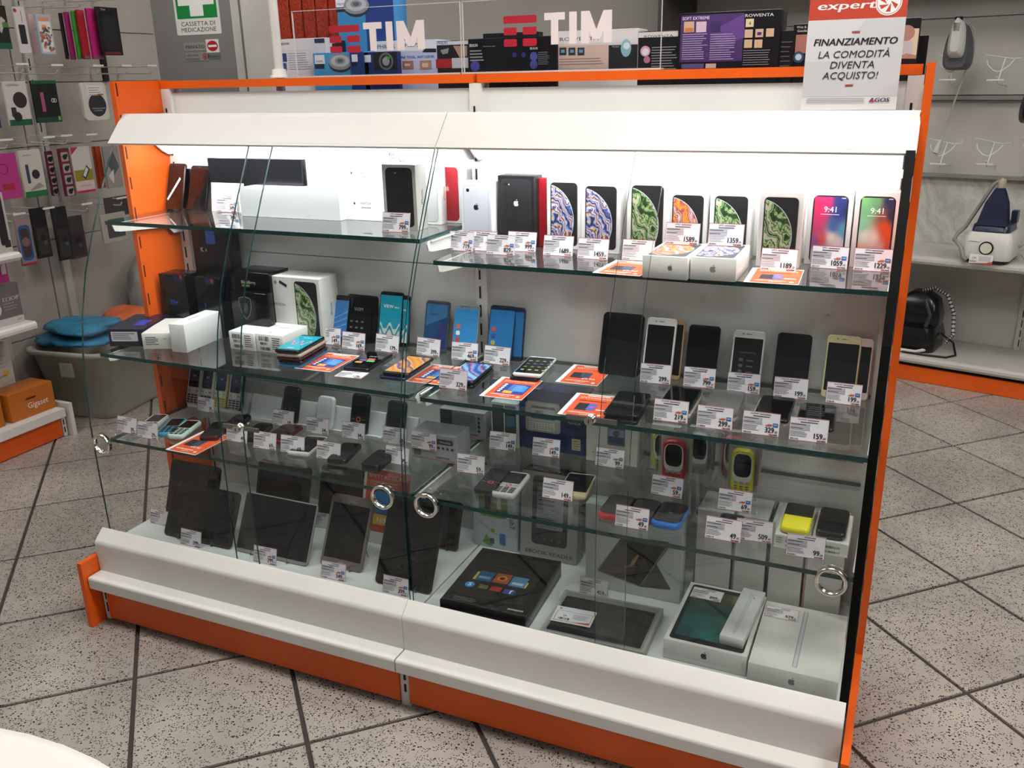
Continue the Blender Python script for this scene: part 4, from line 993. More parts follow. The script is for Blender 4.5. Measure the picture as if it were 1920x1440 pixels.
featphone('light blue phone lying flat between a white and a mint one', None, None, S13, None, 0, '4FA6C4', '3F90AE', '1B100E', '14161A', flat=[(292, 811), (322, 817), (352, 784), (325, 780)], w=.05, dial=None, key='B8C8CC')
featphone('mint white phone lying flat with black keys', None, None, S13, None, 0, 'CDE2DC', 'BFD6D0', '1B100E', '17191C', flat=[(312, 813), (340, 819), (378, 790), (352, 785)], w=.05, dial=None, key='C0D0CC')
flyer('orange flyer hanging over the edge of the lower left shelf', [(322, 838), (374, 849), (420, 822.5), (378, 813)], S13, 0)
featphone('dark red keypad phone lying flat behind the left bay lock', None, None, S13, None, 0, '4A1418', '1A1012', '151013', '26181A', flat=[(374, 812), (412, 819), (432, 796), (396, 791)], w=.055, dial=None, key='8A7A7A')
featphone('small black phone lying flat near the left bay lock, behind', None, None, S13, None, 0, '111214', '151618', '08090A', '1E2022', flat=[(414, 795), (445, 801), (466, 785), (436, 780)], w=.05, dial=None)
featphone('black slider phone lying flat just right of the left bay lock', None, None, S13, None, 0, '141518', '101113', '0B0C0E', '1E2022', flat=[(456, 812), (490, 819), (508, 801), (476, 796)], w=.05, dial=None)
phone_flat('dark smartphone with a red edge lying on the lower left shelf', [(498, 818), (530, 826), (561, 803), (529, 798)], S13, body='7A1A20', scr='25272A', w=.064, h=.125, t=.011, cams=False)
phone_flat('dark smartphone with a pale edge lying behind the 69 card', [(548, 842), (578, 848), (607, 824), (576, 819)], S13, body='C8C6C0', scr='15171C', w=.064, h=.125, t=.01, cams=False)
featphone('black keypad phone lying flat behind the front 29 card', None, None, S13, None, 0, '17181A', '1A1B1D', '0D0E10', '222426', flat=[(614, 858), (646, 866), (677, 833), (645, 828)], w=.056, dial=None, key='6A6C70')
featphone('thick black closed flip phone at the right end of the lower left shelf', None, None, S13, None, 0, '15161A', None, '1A1B1F', '15161A', flat=[(673, 866), (712, 876), (742, 848), (707, 841)], w=.052, h=.1, t=.022, dial=None, key='15161A')

# ------------------------------------------------------------------ right bay, lower shelf
def d_nord(p, w, h):
    p.rect(-w * .47, h * .04, w * .47, h * .075, 'A8605A'); p.text('NORDMENDE', w * .20, h * .12, h * .09, '2A2C30', bold=.02)
def d_nord1(p, w, h):
    d_nord(p, w, h); p.rrect(w * .06, h * .66, w * .44, h * .86, .003, '34383C', 3); p.text('WhatsApp', w * .27, h * .72, h * .10, 'D0D2D4'); [p.disc(w * (.12 + .1 * i), h * .52, h * .05, '2C2E32', 12) for i in range(4)]; p.rrect(-w * .44, h * .14, -w * .28, h * .42, .003, '55585C', 3)
def d_nord2(p, w, h):
    d_nord(p, w, h); p.rect(-w * .48, h * .2, -w * .22, h * .97, '3A3E42'); p.rect(-w * .2, h * .3, w * .3, h * .9, '73777A'); [p.disc(w * .38, h * (.8 - .16 * i), h * .055, '2E3236', 10) for i in range(4)]; p.text('SILVER PHONE', w * .1, h * .95, h * .07, '55585C') if False else None
upright_box('silver phone box under the shelf edge, behind the other silver box', (826, 814), (911, 825), S23, (866, 770), d=0.075, body='8F9294', draw=d_nord2, rough=.3)
upright_box('silver phone box at the bay joint with a price card on it', (771, 858), (857, 870), S23, (814, 815), d=0.08, body='9A9DA0', draw=d_nord1, rough=.3)
c = price_card('99', (771, 836), (818, 844), S23, 'propped on the silver phone box', '', True, lean=3, foot=False)
q = ony(795, 843, onz(814, 864, S23).y - .003); c.location = q
price_card('59', (857, 884), (908, 891), S23, 'before the rugged keypad phones', lean=8)
def d_twophones(p, w, h):
    p.rect(-w * .46, h * .3, -w * .02, h * .94, '3C4246'); p.rect(w * .02, h * .3, w * .44, h * .86, '23282C'); p.rect(w * .05, h * .45, w * .41, h * .72, '3E6A78'); p.rect(w * .05, h * .34, w * .41, h * .46, '4A5A38'); p.rect(w * .02, h * .88, w * .44, h * .95, '565A5C')
upright_box('white phone box printed with two dark phones, beside the blue box', (921, 832), (973, 840), S23, (948, 756), d=0.05, body='C9CCCA', draw=d_twophones, w=.075)
def d_nokia(p, w, h):
    p.rrect(-w * .41, h * .30, w * .12, h * .80, .01, 'A7A69C', 5); p.rrect(-w * .39, h * .48, w * .10, h * .78, .008, 'B9B8AE', 4); p.rect(-w * .32, h * .52, w * .04, h * .74, 'C8CAC4'); p.rect(-w * .32, h * .52, w * .04, h * .56, '2C4A78'); p.rect(-w * .32, h * .69, w * .04, h * .73, '6A6E70')
    p.text('2803', -w * .2, h * .61, h * .07, '5A5C5E', bold=.02)
    for i in range(9):
        for j in range(4): p.rrect(-w * .36 + i * w * .045, h * .33 + j * h * .036, -w * .36 + i * w * .045 + w * .036, h * .33 + j * h * .036 + h * .028, .0008, 'D2D1C8', 1); p.lay -= 1
    p.lay += 2; p.text('NOKIA', w * .33, h * .50, h * .065, 'C9CCD4', bold=.02); p.rect(w * .29, h * .08, w * .42, h * .27, 'B7B68E'); p.lines(w * .31, h * .22, w * .40, 4, h * .04, h * .012, '6A6A50')
upright_box('deep blue phone box printed with a silver keyboard phone', (975, 838), (1099, 856), S23, (1040, 729), d=0.06, body='1F3164', draw=d_nokia, rough=.3, h=.165)
def d_glam(p, w, h):
    p.rrect(-w * .08, h * .30, w * .26, h * .72, .003, '6A6E78', 3); p.rect(-w * .06, h * .33, w * .24, h * .69, '36406A'); p.rect(-w * .06, h * .44, w * .24, h * .56, '8A90A0'); p.disc(w * .09, h * .49, h * .05, '5A5048', 14); p.rect(-w * .38, h * .14, -w * .34, h * .155, '8A8A88')
upright_box('cream white phone box with a small blue picture beside the blue box', (1099, 862), (1194, 877), S23, (1150, 752), d=0.06, body='C9C8BE', draw=d_glam)
price_card('149', (917.5, 841), (966, 846.5), S23, 'before the box with two dark phones', '', True)
price_card('149', (999, 853), (1047, 859), S23, 'before the deep blue phone box', '', True)
price_card('99', (1117, 872), (1167, 880), S23, 'before the cream white phone box', '', True)
# clear packs with rounded phones inside
def pack3310(label, bl, br, top, col, showkeys=True, d=.05, dx=0, dy=0):
    A, B = onz(*bl, S23), onz(*br, S23); c = (A + B) / 2; w = B.x - A.x; h = hgt(c, 0, top)
    th = thing('phone_pack', label, 'phone pack', c + Vector((dx, dy, .0004)), 0, 0, 'clear packs with rounded phones')
    F = SPECIAL['film']; m = MB(); m.rslab(w, h, d, .003, F, e=.001); m.build('clear_box', th)
    MB().box(-w / 2 + .002, w / 2 - .002, d * .6, d - .003, .002, h - .003, mat('B9B5AE', .5)).build('inner_tray', th)
    pw, ph = w * .72, h * .86
    MB().rslab(pw, ph, .014, pw * .34, mat(col, .3), e=.004, n=7, cz=h * .06, y0=.012).build('phone_body', th)
    p = Print(th, .012)
    def sh(s, c, cy, kx, ky, n=28):
        pts = []
        for k in range(n):
            a = 2 * math.pi * k / n; x = math.copysign(abs(math.cos(a)) ** .6, math.cos(a)); y = math.copysign(abs(math.sin(a)) ** .6, math.sin(a)); pts.append((x * kx, cy + y * ky))
        p.poly(pts, c)
    sh(1, 'D8D6D0', h * .56, pw * .43, ph * .335); sh(1, mat('17181A', .12), h * .61, pw * .37, ph * .26)
    for i in (-1, 0, 1): p.disc(i * pw * .24, h * .275, pw * .11, '9A9A96', 14, ry=ph * .035)
    for j in range(3):
        for i in (-1, 0, 1): p.disc(i * pw * .24, h * (.205 - .045 * j), pw * .09, '6A6A58' if col != 'B5242C' else '7A2A2C', 10, ry=ph * .016); p.lay -= 1
    p.build('keys_and_screen', th)
    MB().box(w / 2 - .0005, w / 2 + .0006, d * .2, d * .85, h * .12, h * .93, mat('A09488', .6)).build('side_label', th)
    return th
pack3310('clear pack with a yellow phone half hidden behind the red one', (1211, 888), (1268, 897), (1240, 805), 'C9C43A', dy=.0)
pack3310('clear pack with a grey phone behind the red one', (1282, 896), (1331, 904), (1305, 808), '8A8A86', dy=0)
pack3310('clear pack with a red rounded phone', (1229, 909), (1288, 918), (1262, 822), 'B5242C')
pack3310('clear pack with a red phone seen behind the yellow one', (1341, 905), (1400, 914), (1372, 816), 'A8323A')
pack3310('clear pack with a bright yellow rounded phone in front', (1356, 931), (1417, 941), (1390, 839), 'D6D02E')
price_card('59', (1222, 925), (1276, 936), S23, 'before the red rounded phone pack', '', True)
price_card('69', (1346, 953), (1406.6, 963), S23, 'before the yellow rounded phone pack', '', True)
def qwerty(label, quad, col):
    P = [onz(q[0], q[1], S23 + .012) for q in quad]; c = sum(P, Vector()) / 4; w, h, t = .066, .112, .014
    th = thing('keyboard_phone', label, 'mobile phone', Vector((c.x, c.y - h / 2, S23 + t + .0005)), 0, 90, 'small keyboard phones')
    MB().rslab(w, h, t, .02, mat(col, .35), e=.004, n=6).build('phone_body', th)
    p = Print(th); p.rrect(-w * .47, h * .10, w * .47, h * .97, .017, '1B1C1F', 6); p.rrect(-w * .37, h * .56, w * .37, h * .90, .006, mat('2A2C2C', .12), 4)
    for i in range(10):
        for j in range(4): p.rrect(-w * .40 + i * w * .081, h * .16 + j * h * .075, -w * .40 + i * w * .081 + w * .065, h * .16 + j * h * .075 + h * .055, .001, '3A3C40', 1); p.lay -= 1
    p.lay += 2; p.rect(-w * .08, h * .48, w * .08, h * .53, '4A4C50'); p.build('keys_and_screen', th)
qwerty('keyboard phone with a red rim, first of three on the lower right shelf', [(1124, 967), (1180, 978), (1190, 931), (1140, 925)], 'B02028')
qwerty('dark keyboard phone in the middle of three, behind the 49 card', [(1172, 974), (1222, 983), (1238, 939), (1190, 932)], '1E1E22')
qwerty('keyboard phone with a bright blue rim, last of three', [(1224, 978), (1272, 990), (1288, 948), (1242, 941)], '1F66B4')
price_card('49', (1153, 985), (1214, 996), S23, 'before the three keyboard phones', '', True)
featphone('small grey phone behind the 49 card near the shelf edge', None, None, S23, None, 0, '8A8C8C', '24262A', '2C3034', '24262A', flat=[(1340, 995), (1385, 1004), (1400, 967), (1352, 959)], w=.055, h=.09, dial=None, key='3A3C40', dy=.0)
price_card('49', (1322, 1007), (1387, 1019), S23, 'before the small grey phone')
def d_rug(p, w, h): pass
featphone('black rugged keypad phone lying flat on the lower right shelf', None, None, S23, None, 0, '1C1D1D', '202221', '2A2E30', '2A2C2C', flat=[(893, 914), (924, 923), (955, 884), (926, 877)], w=.058, h=.125, dial='A84A40', key='6A6C6C')
featphone('white camouflage keypad phone lying flat next to the black one', None, None, S23, None, 0, 'B9BBB8', '9A9C9A', '24282A', '1D1F20', flat=[(928, 920), (957, 928), (988, 890), (959, 883)], w=.058, h=.125, dial='A84A40', key='8A8C8C')
phone_flat('dark smartphone with gold lower edge lying on the lower right shelf', [(1043, 926), (1096, 935), (1117, 890), (1070, 883)], S23, body='BDB18E', scr='14171C', w=.068, h=.125, bez=(.003, .008, .022), t=.01)
price_card('149', (1018, 932), (1071, 941), S23, 'before the gold edged dark smartphone')
def glasscase(label, quad, c0, c1, kw):
    P = [onz(q[0], q[1], S23 + .05) for q in quad]; c = sum(P, Vector()) / 4; w, h, t = .072, .135, .05
    th = thing('phone_case_pack', label, 'phone pack', Vector((c.x, c.y - h / 2, S23 + t + .0005)), 0, 90, 'clear topped phone packs')
    MB().box(-w / 2, w / 2, .022, t, 0, h, mat('D0D0CA', .4)).build('carton_base', th)
    MB().rslab(w, h, .0215, .003, SPECIAL['film'], e=.001).build('clear_cover', th)
    MB().rslab(w * .8, h * .88, .014, .012, mat(c0, .25), e=.003, cz=h * .06, y0=.006).build('phone_body', th)
    p = Print(th, .006)
    if c1: p.rrect(-w * .39, h * .50, w * .39, h * .93, .009, mat('191A1C', .1), 4); p.rect(-w * .39, h * .50, w * .39, h * .56, '191A1C')
    else: p.rrect(-w * .37, h * .1, w * .37, h * .92, .009, mat('151618', .1), 4)
    p.build('screen_print', th)
    e = EndPrint(th); e.tt = t; e.bars(-w * .2, .015, w * .3, .020, '2A2A2A', 18); e.bars(-w * .2, .005, w * .3, .009, '2A2A2A', 18); e.lines(-w * .46, .022, -w * .28, 3, .005, .0015, '6A6A6A'); e.build('printed_end', th)
glasscase('clear topped pack with a yellow and black phone', [(1464, 990), (1524, 1000), (1526, 936), (1474, 930)], 'DED62A', True, 0)
glasscase('clear topped pack with an all black phone beside the right end', [(1528, 999), (1590, 1010), (1594, 943), (1540, 937)], '1C1D1F', False, 0)
price_card('99', (1473, 1041), (1545, 1050), S23, 'leaning on the clear topped phone packs', lean=6)

# ------------------------------------------------------------------ left bay, deck
def tablet(label, bl, br, top, lean=27, body='17181A', scr='0B0C0E', bez=(.012, .014, .014), rad=.012, z=DECK, w=None, t=.009, draw=None, dx=0, dy=0, h=None, name='tablet', yaw=0):
    A, B = onz(*bl, z), onz(*br, z); c = (A + B) / 2; w = w or (B.x - A.x); h = h or hgt(c, lean, top)
    th = thing(name, label, 'tablet', c + Vector((dx, dy, .0025)), yaw, lean, 'tablets on show')
    MB().rslab(w, h, t, rad, mat(body, .3), e=.002, n=5).build('tablet_body', th)
    sb, tb, bb = bez
    MB().rslab(w - 2 * sb, h - tb - bb, .0009, .002, mat(scr, .06), e=.0003, cz=bb, y0=-.0004).build('screen', th)
    if draw: p = Print(th, -.0004); draw(p, w, h); p.build('front_print', th)
    # wire easel behind it
    l = R(lean); m = MB()
    for s in (-1, 1):
        q = [(s * w * .25, -.008, .012), (s * w * .25, -.008, -.001), (s * w * .25, t + .006, -.0012), (s * w * .25, t + .003, h * .55)]
        m.tube(q, .0012, mat('6A6A6A', .3, .8), 6)
        bz = h * .55; fy = t + .003 + bz * math.tan(l) * .9; m.tube([(s * w * .25, t + .003, bz), (s * w * .25, t + bz * math.sin(l) * 1.1 + .03, bz - bz / math.cos(l) * .72)], .0012, mat('6A6A6A', .3, .8), 6)
    m.build('wire_easel', th)
    return th
tablet('black tablet in the back row beside the orange panel on the deck', (292, 962), (360, 978), (345, 866), 20, w=.19, dx=.06)
tablet('black tablet lying sideways at the front left of the deck', (305, 1004), (431.6, 1031.6), (387, 914), draw=lambda p, w, h: p.rect(-w * .44, h * .93, -w * .38, h * .945, '5A5A5A'))
tablet('black tablet with a thin silver edge, second in the deck front row', (441, 1033), (574, 1065), (528, 935), body='8A8A8A', scr='0C0E12', bez=(.003, .003, .010))
tablet('black tablet standing tall in the back row behind the second one', (455, 985), (560, 1005), (520, 880), 18, w=.19, dy=.04)
tablet('large black tablet in the back row behind the taupe one', (570, 1000), (680, 1020), (640, 893), 18, w=.19, dy=.05)
tablet('taupe framed tablet standing upright in the deck front row', (600.6, 1057.5), (675.6, 1078), (664, 932), body='6E675F', scr='0D0D0E', bez=(.008, .024, .024), draw=lambda p, w, h: (p.text('SAMSUNG', 0, h - .018, .006, 'B8B2AA'), p.rrect(-.010, .007, .010, .017, .004, '9A9288', 3)))
tablet('tall black tablet at the bay joint behind the ring handles', (702, 1093), (806, 1118), (785, 938), scr='0C0B0B', bez=(.004, .014, .014))
tablet('black tablet half hidden in the back row at the bay joint', (786, 1022), (856, 1036), (850, 942), 20, w=.12)
t = thing('offer_poster', 'orange leaflet with a tablet picture leaning at the back of the deck', 'leaflet', onz(716, 1022, DECK) + Vector((0.0, 0, .0005)), 0, 16)
hp = .215; MB().box(-.075, .075, 0, .0008, 0, hp, mat('D5D2CE', .5)).build('sheet', t)
p = Print(t); p.rect(-.066, .035, .074, hp - .004, 'C2482A'); p.text('SPETTACOLARE', .004, hp - .028, .014, 'E2C4B8', w=.128, bold=.02); p.lines(-.05, hp - .040, .05, 3, .008, .003, 'D89A84')
p.rrect(-.045, .085, .05, .16, .004, '5A6478', 3); p.rect(-.035, .092, .04, .153, '2F74B0'); p.rect(-.036, .055, .02, .085, 'D8B03A'); p.text('169', -.008, .062, .022, 'F2EEDA', bold=.04); p.build('printed_offer', t)
price_card('299', (337, 1019), (378, 1029), DECK, 'before the sideways tablet in the front left of the deck')
price_card('', (291, 982), (309, 986), DECK, 'standing beside the back row tablet at the orange panel', lean=8)
price_card('299', (475, 1053), (518, 1061), DECK, 'before the tablet with a thin silver edge', logo=True)
price_card('349', (602.5, 1083), (646.6, 1091), DECK, 'before the taupe framed tablet', logo=True)
price_card('399', (718, 1110), (764, 1120), DECK, 'before the tall black tablet at the bay joint', logo=True)
price_card('7', (584, 987), (622, 992), DECK, 'peeking out between the silver edged and taupe tablets', lean=6)
price_card('149', (692, 1006), (722, 1014), DECK, 'under the orange leaflet at the back of the deck', logo=True, lean=6)

# ------------------------------------------------------------------ right bay, deck
def d_tab7(p, w, h):
    p.rrect(-w * .36, h * .42, w * .30, h * .88, .012, '5E8E38', 5); p.rect(-w * .26, h * .50, w * .18, h * .82, '8A8E6A'); p.rect(-w * .22, h * .52, -w * .08, h * .80, '4A2A38'); p.rect(w * .06, h * .54, w * .15, h * .8, 'C8CCC0')
    p.text('Tab7', w * .34, h * .40, .022, '2A2C30', rot=-90); p.rrect(w * .34, h * .72, w * .48, h * .88, .006, 'B09A40', 4); p.text('lexibook', -w * .42, h * .68, .012, '6A8ABC', rot=-90)
    p.poly([(-w * .3, h * .06), (-w * .2, h * .18), (-w * .05, h * .04), (-w * .12, h * .0 + .004)], '5A9A3A'); p.rrect(w * .1, h * .06, w * .24, h * .22, .006, '3E7CB8', 4); p.disc(-w * .05, h * .24, .006, 'B08A3A', 14); p.rect(-w * .12, h * .06, -w * .02, h * .13, '3A4A68')
upright_box('white box for a green framed children tablet, on the deck', (889, 1020.6), (970, 1036), DECK, (938, 890), d=.045, body='BFC6CC', draw=d_tab7, name='tablet_box')
def d_ebook(p, w, h):
    p.rrect(-w * .30, h * .17, w * .32, h * .96, .012, '3A3D3F', 5); p.rect(-w * .22, h * .36, w * .24, h * .84, '8E9394'); p.lines(-w * .2, h * .58, w * .2, 10, h * .022, h * .006, '4A4E50'); p.lines(-w * .2, h * .78, w * .16, 4, h * .05, h * .014, '50565A')
    p.text('EBOOK READER', w * .02, h * .055, .0155, '2E3032', w=w * .84); [p.disc(-w * .2 + i * w * .13, h * .24, .0016, 'A0A2A2', 8) for i in range(4)]
eb = upright_box('grey ebook reader box standing behind the black tablet box', (968, 1036), (1088, 1066), DECK, (1030, 888), d=.05, body='A5A6A2', draw=d_ebook, name='reader_box', lean=6, w=.165)
pt = Print(eb, face='top', k=0); hb = hgt((onz(968, 1036, DECK) + onz(1088, 1066, DECK)) / 2, 6, (1030, 888)); pt.k = hb
pt.rect(-.08, .001, .08, .049, '1F2022'); pt.rect(-.076, .006, -.052, .03, '8A5030'); pt.text('Pyrus', .04, .01, .022, 'C09A78'); pt.text('TREKSTOR', -.03, .012, .007, '9A9C9C'); pt.build('printed_top', eb)
def d_amz(p, w, h):
    p.rrect(-w * .40, h * .14, w * .40, h * .92, .012, '0F1011', 5)
    cs = [('1F5A8E', -.30, .42), ('B8561E', -.10, .43), ('4A8AB0', .10, .42)]
    for c, u, v in cs: p.rect(w * u, h * v, w * (u + .185), h * (v + .17), c)
    p.ring(-w * .008, h * .515, .008, .013, 'E0902E'); p.disc(-w * .008, h * .515, .006, '3A200E', 14)
    p.rect(-w * .28, h * .46, -w * .14, h * .50, '6FA0C8'); p.rect(w * .13, h * .45, w * .26, h * .49, 'B8D0DC'); p.rect(-w * .33, h * .42, -w * .30, h * .56, 'B8B84A'); p.rect(w * .29, h * .42, w * .31, h * .52, 'C8B84A')
    p.disc(-w * .31, h * .325, .0125, '2E86C4', 20); p.text('S', -w * .31, h * .305, .020, 'F0F6FA', bold=.03)
    p.rect(-w * .20, h * .29, -w * .09, h * .355, '5A6A2A'); p.rect(-w * .06, h * .285, w * .07, h * .36, 'A81E2A'); p.rect(w * .10, h * .28, w * .23, h * .355, '2A4A98'); p.text('f', w * .185, h * .29, .024, 'E8ECF4', bold=.05)
    p.lines(-w * .34, h * .70, w * .2, 1, .01, .0015, '5A5A5A'); p.lines(-w * .38, h * .09, -w * .1, 3, .006, .002, '6A6A6C'); p.text('amazon', w * .36, h * .045, .013, 'D8D8D6', bold=.02, al='c')
flat_box('large black tablet box lying flat with colourful picture tiles', [(813, 1129), (983, 1170), (1052, 1057.5), (904, 1024)], DECK, .045, body='131314', draw=d_amz, name='tablet_box', rough=.25, dy=.012, h=.27, w=.222)
def d_conv(p, w, h):
    p.text('Microsoft Surface Go', -w * .16, h * .80, .011, '6A6C6C', bold=.01)
    p.ppoly([(1229, 1055), (1257, 1104), (1256, 1106), (1199, 1100), (1228, 1050)], '4A4A4C')
    p.ppoly([(1167, 1005), (1253, 1016), (1258, 1021), (1203, 1097), (1199, 1100), (1122, 1071), (1120, 1067)], '6A6A6C')
    p.ppoly([(1167, 1006), (1254, 1017), (1199, 1098), (1122, 1069)], '17171A')
    p.ppoly([(1182, 1058), (1186, 1050), (1195, 1040), (1198, 1042), (1192, 1054), (1186, 1060)], 'B08A52'); p.ppoly([(1168, 1064), (1182, 1058), (1188, 1061), (1206, 1063), (1186, 1063)], '6A5238')
upright_box('white box printed with a dark convertible tablet, at the back of the right deck', (1096, 1098), (1275, 1131), DECK, (1190, 958), d=.05, body='C3C8C5', draw=d_conv, name='tablet_box', dy=0)
price_card('459', (1087, 1112), (1139, 1123), DECK, 'before the box printed with a convertible tablet', lean=8)
def d_kb(p, w, h):
    p.rect(-w * .47, h * .04, w * .47, h * .96, '8A8A86'); p.rrect(-w * .45, h * .06, w * .45, h * .86, .004, '202022', 3)
    for j in range(5):
        for i in range(13): p.rrect(-w * .42 + i * w * .065, h * .38 + j * h * .085, -w * .42 + i * w * .065 + w * .055, h * .38 + j * h * .085 + h * .065, .0012, '2C2C2F', 1); p.lay -= 1
    p.lay += 2; p.rrect(-w * .14, h * .09, w * .14, h * .33, .003, '29292B', 2)
flat_box('flat open box with a dark keyboard, at the front of the right deck', [(1013, 1178), (1208, 1225), (1240, 1149), (1058, 1110)], DECK, .02, body='A3A39E', draw=d_kb, name='keyboard_box', w=.25, h=.19, dy=.006)
t = flat_box('white and orange product card lying on the keyboard box', [(1031, 1159), (1106, 1181), (1123, 1150), (1044, 1133)], DECK + .0225, .001, body='D8DCE0', w=.098, h=.066, name='product_card', cat='card', part='card', draw=lambda p, w, h: (p.rect(-w * .44, h * .08, w * .46, h * .72, 'C25A34'), p.rect(-w * .425, h * .105, w * .445, h * .70, 'D8DCE0'), p.poly([(w * .1, h * .105), (w * .445, h * .105), (w * .445, h * .22)], 'C25A34'), p.text('69', -w * .2, h * .38, .009, '1E1E22', bold=.04), p.bars(-w * .34, h * .16, -w * .05, h * .3, '2A2A2A'), p.lines(0, h * .55, w * .4, 4, h * .08, h * .025, '7A7A7A'), p.rect(-w * .42, h * .8, -w * .36, h * .9, 'C08A40')))
# white tablet boxes standing like books behind
xs = [1.612, 1.706, 1.787, 1.872, 1.962]
cols = ['7C8082', '8A8E90', '1E1F20', 'C08A80']
for i in range(4):
    x0, x1 = xs[i], xs[i + 1]
    t = thing('tablet_box', 'white tablet box standing on the deck, %s' % ('first from the convertible tablet box', 'second from the convertible tablet box', 'behind the pencil box', 'behind the ring handle at the right end')[i], 'box', ((x0 + x1) / 2, -.125, DECK + .0004), 0, 0, 'white tablet boxes standing in a row')
    MB().rslab(x1 - x0 - .010, .25, .11, .0015, mat('CDCBC4', .4), e=.0006).build('carton', t)
    MB().box((x0 - x1) / 2 + .0005, (x0 - x1) / 2 + .0048, .002, .108, .002, .248, mat(cols[i], .3)).build('tablet_edge', t)
def d_ipad(p, w, h):
    p.rrect(-w * .45, h * .035, w * .45, h * .965, .008, '131416', 5); picture('sea_picture', p.th, -w * .40, h * .10, w * .40, h * .90, blend([(.1, .05, '16484C'), (.5, .1, '2A6A66'), (.9, .1, '1A5054'), (.3, .35, '20605E'), (.7, .4, '2A7068'), (.1, .6, '1E4A44'), (.5, .62, '1A4444'), (.2, .8, '34402E'), (.45, .78, '3A3E2C'), (.1, .95, '2E3A34'), (.8, .7, '1E443E'), (.75, .93, '8A7852'), (.95, .9, '9A865E'), (.5, .97, '3E4A3A')]), 20, 30, y=-.0009); p.lay = 6; p.disc(w * .02, h * .36, .004, 'B8B89A', 8)
    p.text('', 0, 0, .01, '000000')
flat_box('white tablet box lying flat showing a tablet with sea wallpaper', [(1243, 1196), (1401, 1235), (1436, 1120), (1297, 1089)], DECK, .05, draw=d_ipad, front=lambda p, w, t: p.apple(0, t * .55, .0085, '1A1A1C'), name='tablet_box', body='D9D9D4', w=.183, h=.258)
flat_box('white tablet box lying flat showing a slim tablet edge', [(1403, 1240), (1572, 1282), (1589, 1158), (1439, 1125)], DECK, .05, draw=lambda p, w, h: (p.rrect(-w * .02, h * .07, w * .035, h * .93, .002, '8E9296', 3), p.rrect(-w * .012, h * .075, w * .027, h * .925, .002, 'C6C9CB', 3)), front=lambda p, w, t: p.apple(0, t * .5, .0085, '6E7072'), name='tablet_box', body='DADAD3', w=.183, h=.258)
flat_box('slim white pencil box lying across the sea wallpaper tablet box', [(1347, 1190), (1394, 1204.6), (1439, 1110), (1393, 1100)], DECK + .0506, .022, body='DEDEDC', name='pencil_box', draw=lambda p, w, h: (p.rrect(-.0035, h * .12, .0035, h * .9, .003, 'B9BBBC', 3), p.rrect(-.0028, h * .125, .0024, h * .893, .002, 'D2D4D4', 3), p.poly([(-.003, h * .12), (.003, h * .12), (0, h * .05)], 'C4C6C6'), p.apple(.008, h * .82, .0025, '5A5A5A')), w=.052, h=.215)
price_card('899', (1292, 1118), (1352, 1131), DECK + .0506, 'lying flat on the sea wallpaper tablet box', flat=True, stand=False, logo=False)
price_card('579', (1432, 1155), (1496, 1167), DECK + .0506, 'lying flat on the slim edge tablet box', flat=True, stand=False)
price_card('509', (1388, 1012), (1438, 1018), S23, 'seen behind the 49 card, on the lower right shelf', lean=4)
# ------------------------------------------------------------------ on top of the case
# clear signs with red and white lettering
def tim_sign(label, x0p, x1p, xs, top, logo):
    y = 0.016; A = ony(x0p, 130, y); B = ony(x1p, 128, y); zb = 1.4768
    th = thing('clear_sign', label, 'sign', ((A.x + B.x) / 2, y, zb), 0, 0, 'clear signs on the top rail')
    w = B.x - A.x; h = 0.165
    MB().box(-w / 2, w / 2, 0, .004, .004, h, SPECIAL['acrylic']).build('clear_sheet', th)
    MB().box(-w / 2 - .004, w / 2 + .004, -.012, .016, 0, .004, mat('C9C5C2', .3)).build('sign_foot', th)
    MB().box(-w / 2 - .004, w / 2 + .004, -.003, .0, .004, .016, SPECIAL['acrylic']).build('sign_channel', th)
    for q in ((-w / 2 - .0004, -w / 2 + .001, .004, h), (w / 2 - .001, w / 2 + .0004, .004, h), (-w / 2, w / 2, h - .001, h + .0004)): MB().box(q[0], q[1], -.0003, .0043, q[2], q[3], mat('C9C6C4', .3)).build('sheet_edge', th)
    p = Print(th); r = 'B01E30'
    (a0, b0), (a1, b1) = p.px(logo[0], logo[3]), p.px(logo[2], logo[1])
    H = (b1 - b0); bw = (a1 - a0)
    for j in range(3):
        v = b0 + H * (j * .36); 
        if j == 2: p.rrect(a0, v, a1, v + H * .24, H * .05, r, 3)
        else: p.rrect(a0, v, a0 + bw * .40, v + H * .24, H * .05, r, 3); p.rrect(a0 + bw * .58, v, a1, v + H * .24, H * .05, r, 3)
    lt = logo[4]; (c0, d0), (c1, d1) = p.px(lt[0], lt[3]), p.px(lt[2], lt[1]); W = c1 - c0; T = d1 - d0; k = 'E9DAD8'
    st = W * .125
    p.rect(c0, d1 - T * .23, c0 + W * .31, d1, k); p.rect(c0 + W * .10, d0, c0 + W * .10 + st * .9, d1, k); p.rect(c0 + W * .375, d0, c0 + W * .375 + st * .9, d1, k)
    m0 = c0 + W * .55; p.rect(m0, d0, m0 + st * .95, d1, k); p.rect(c1 - st * .95, d0, c1, d1, k); mm = (m0 + c1) / 2
    p.poly([(m0, d1), (m0 + st * 1.0, d1), (mm + st * .42, d0 + T * .12), (mm - st * .42, d0 + T * .12)], k); p.poly([(c1 - st * 1.0, d1), (c1, d1), (mm + st * .42, d0 + T * .12), (mm - st * .42, d0 + T * .12)], k)
    p.build('raised_logo', th)
tim_sign('clear sign with red bars and white TIM letters, nearer the white pole', 556, 866, 0, 20, (620, 44, 673, 100, (684, 37, 795, 96)))
tim_sign('clear sign with red bars and white TIM letters, middle of the top rail', 870, 1238, 0, 0, (945, 25, 1006, 88, (1021, 18, 1148, 84)))
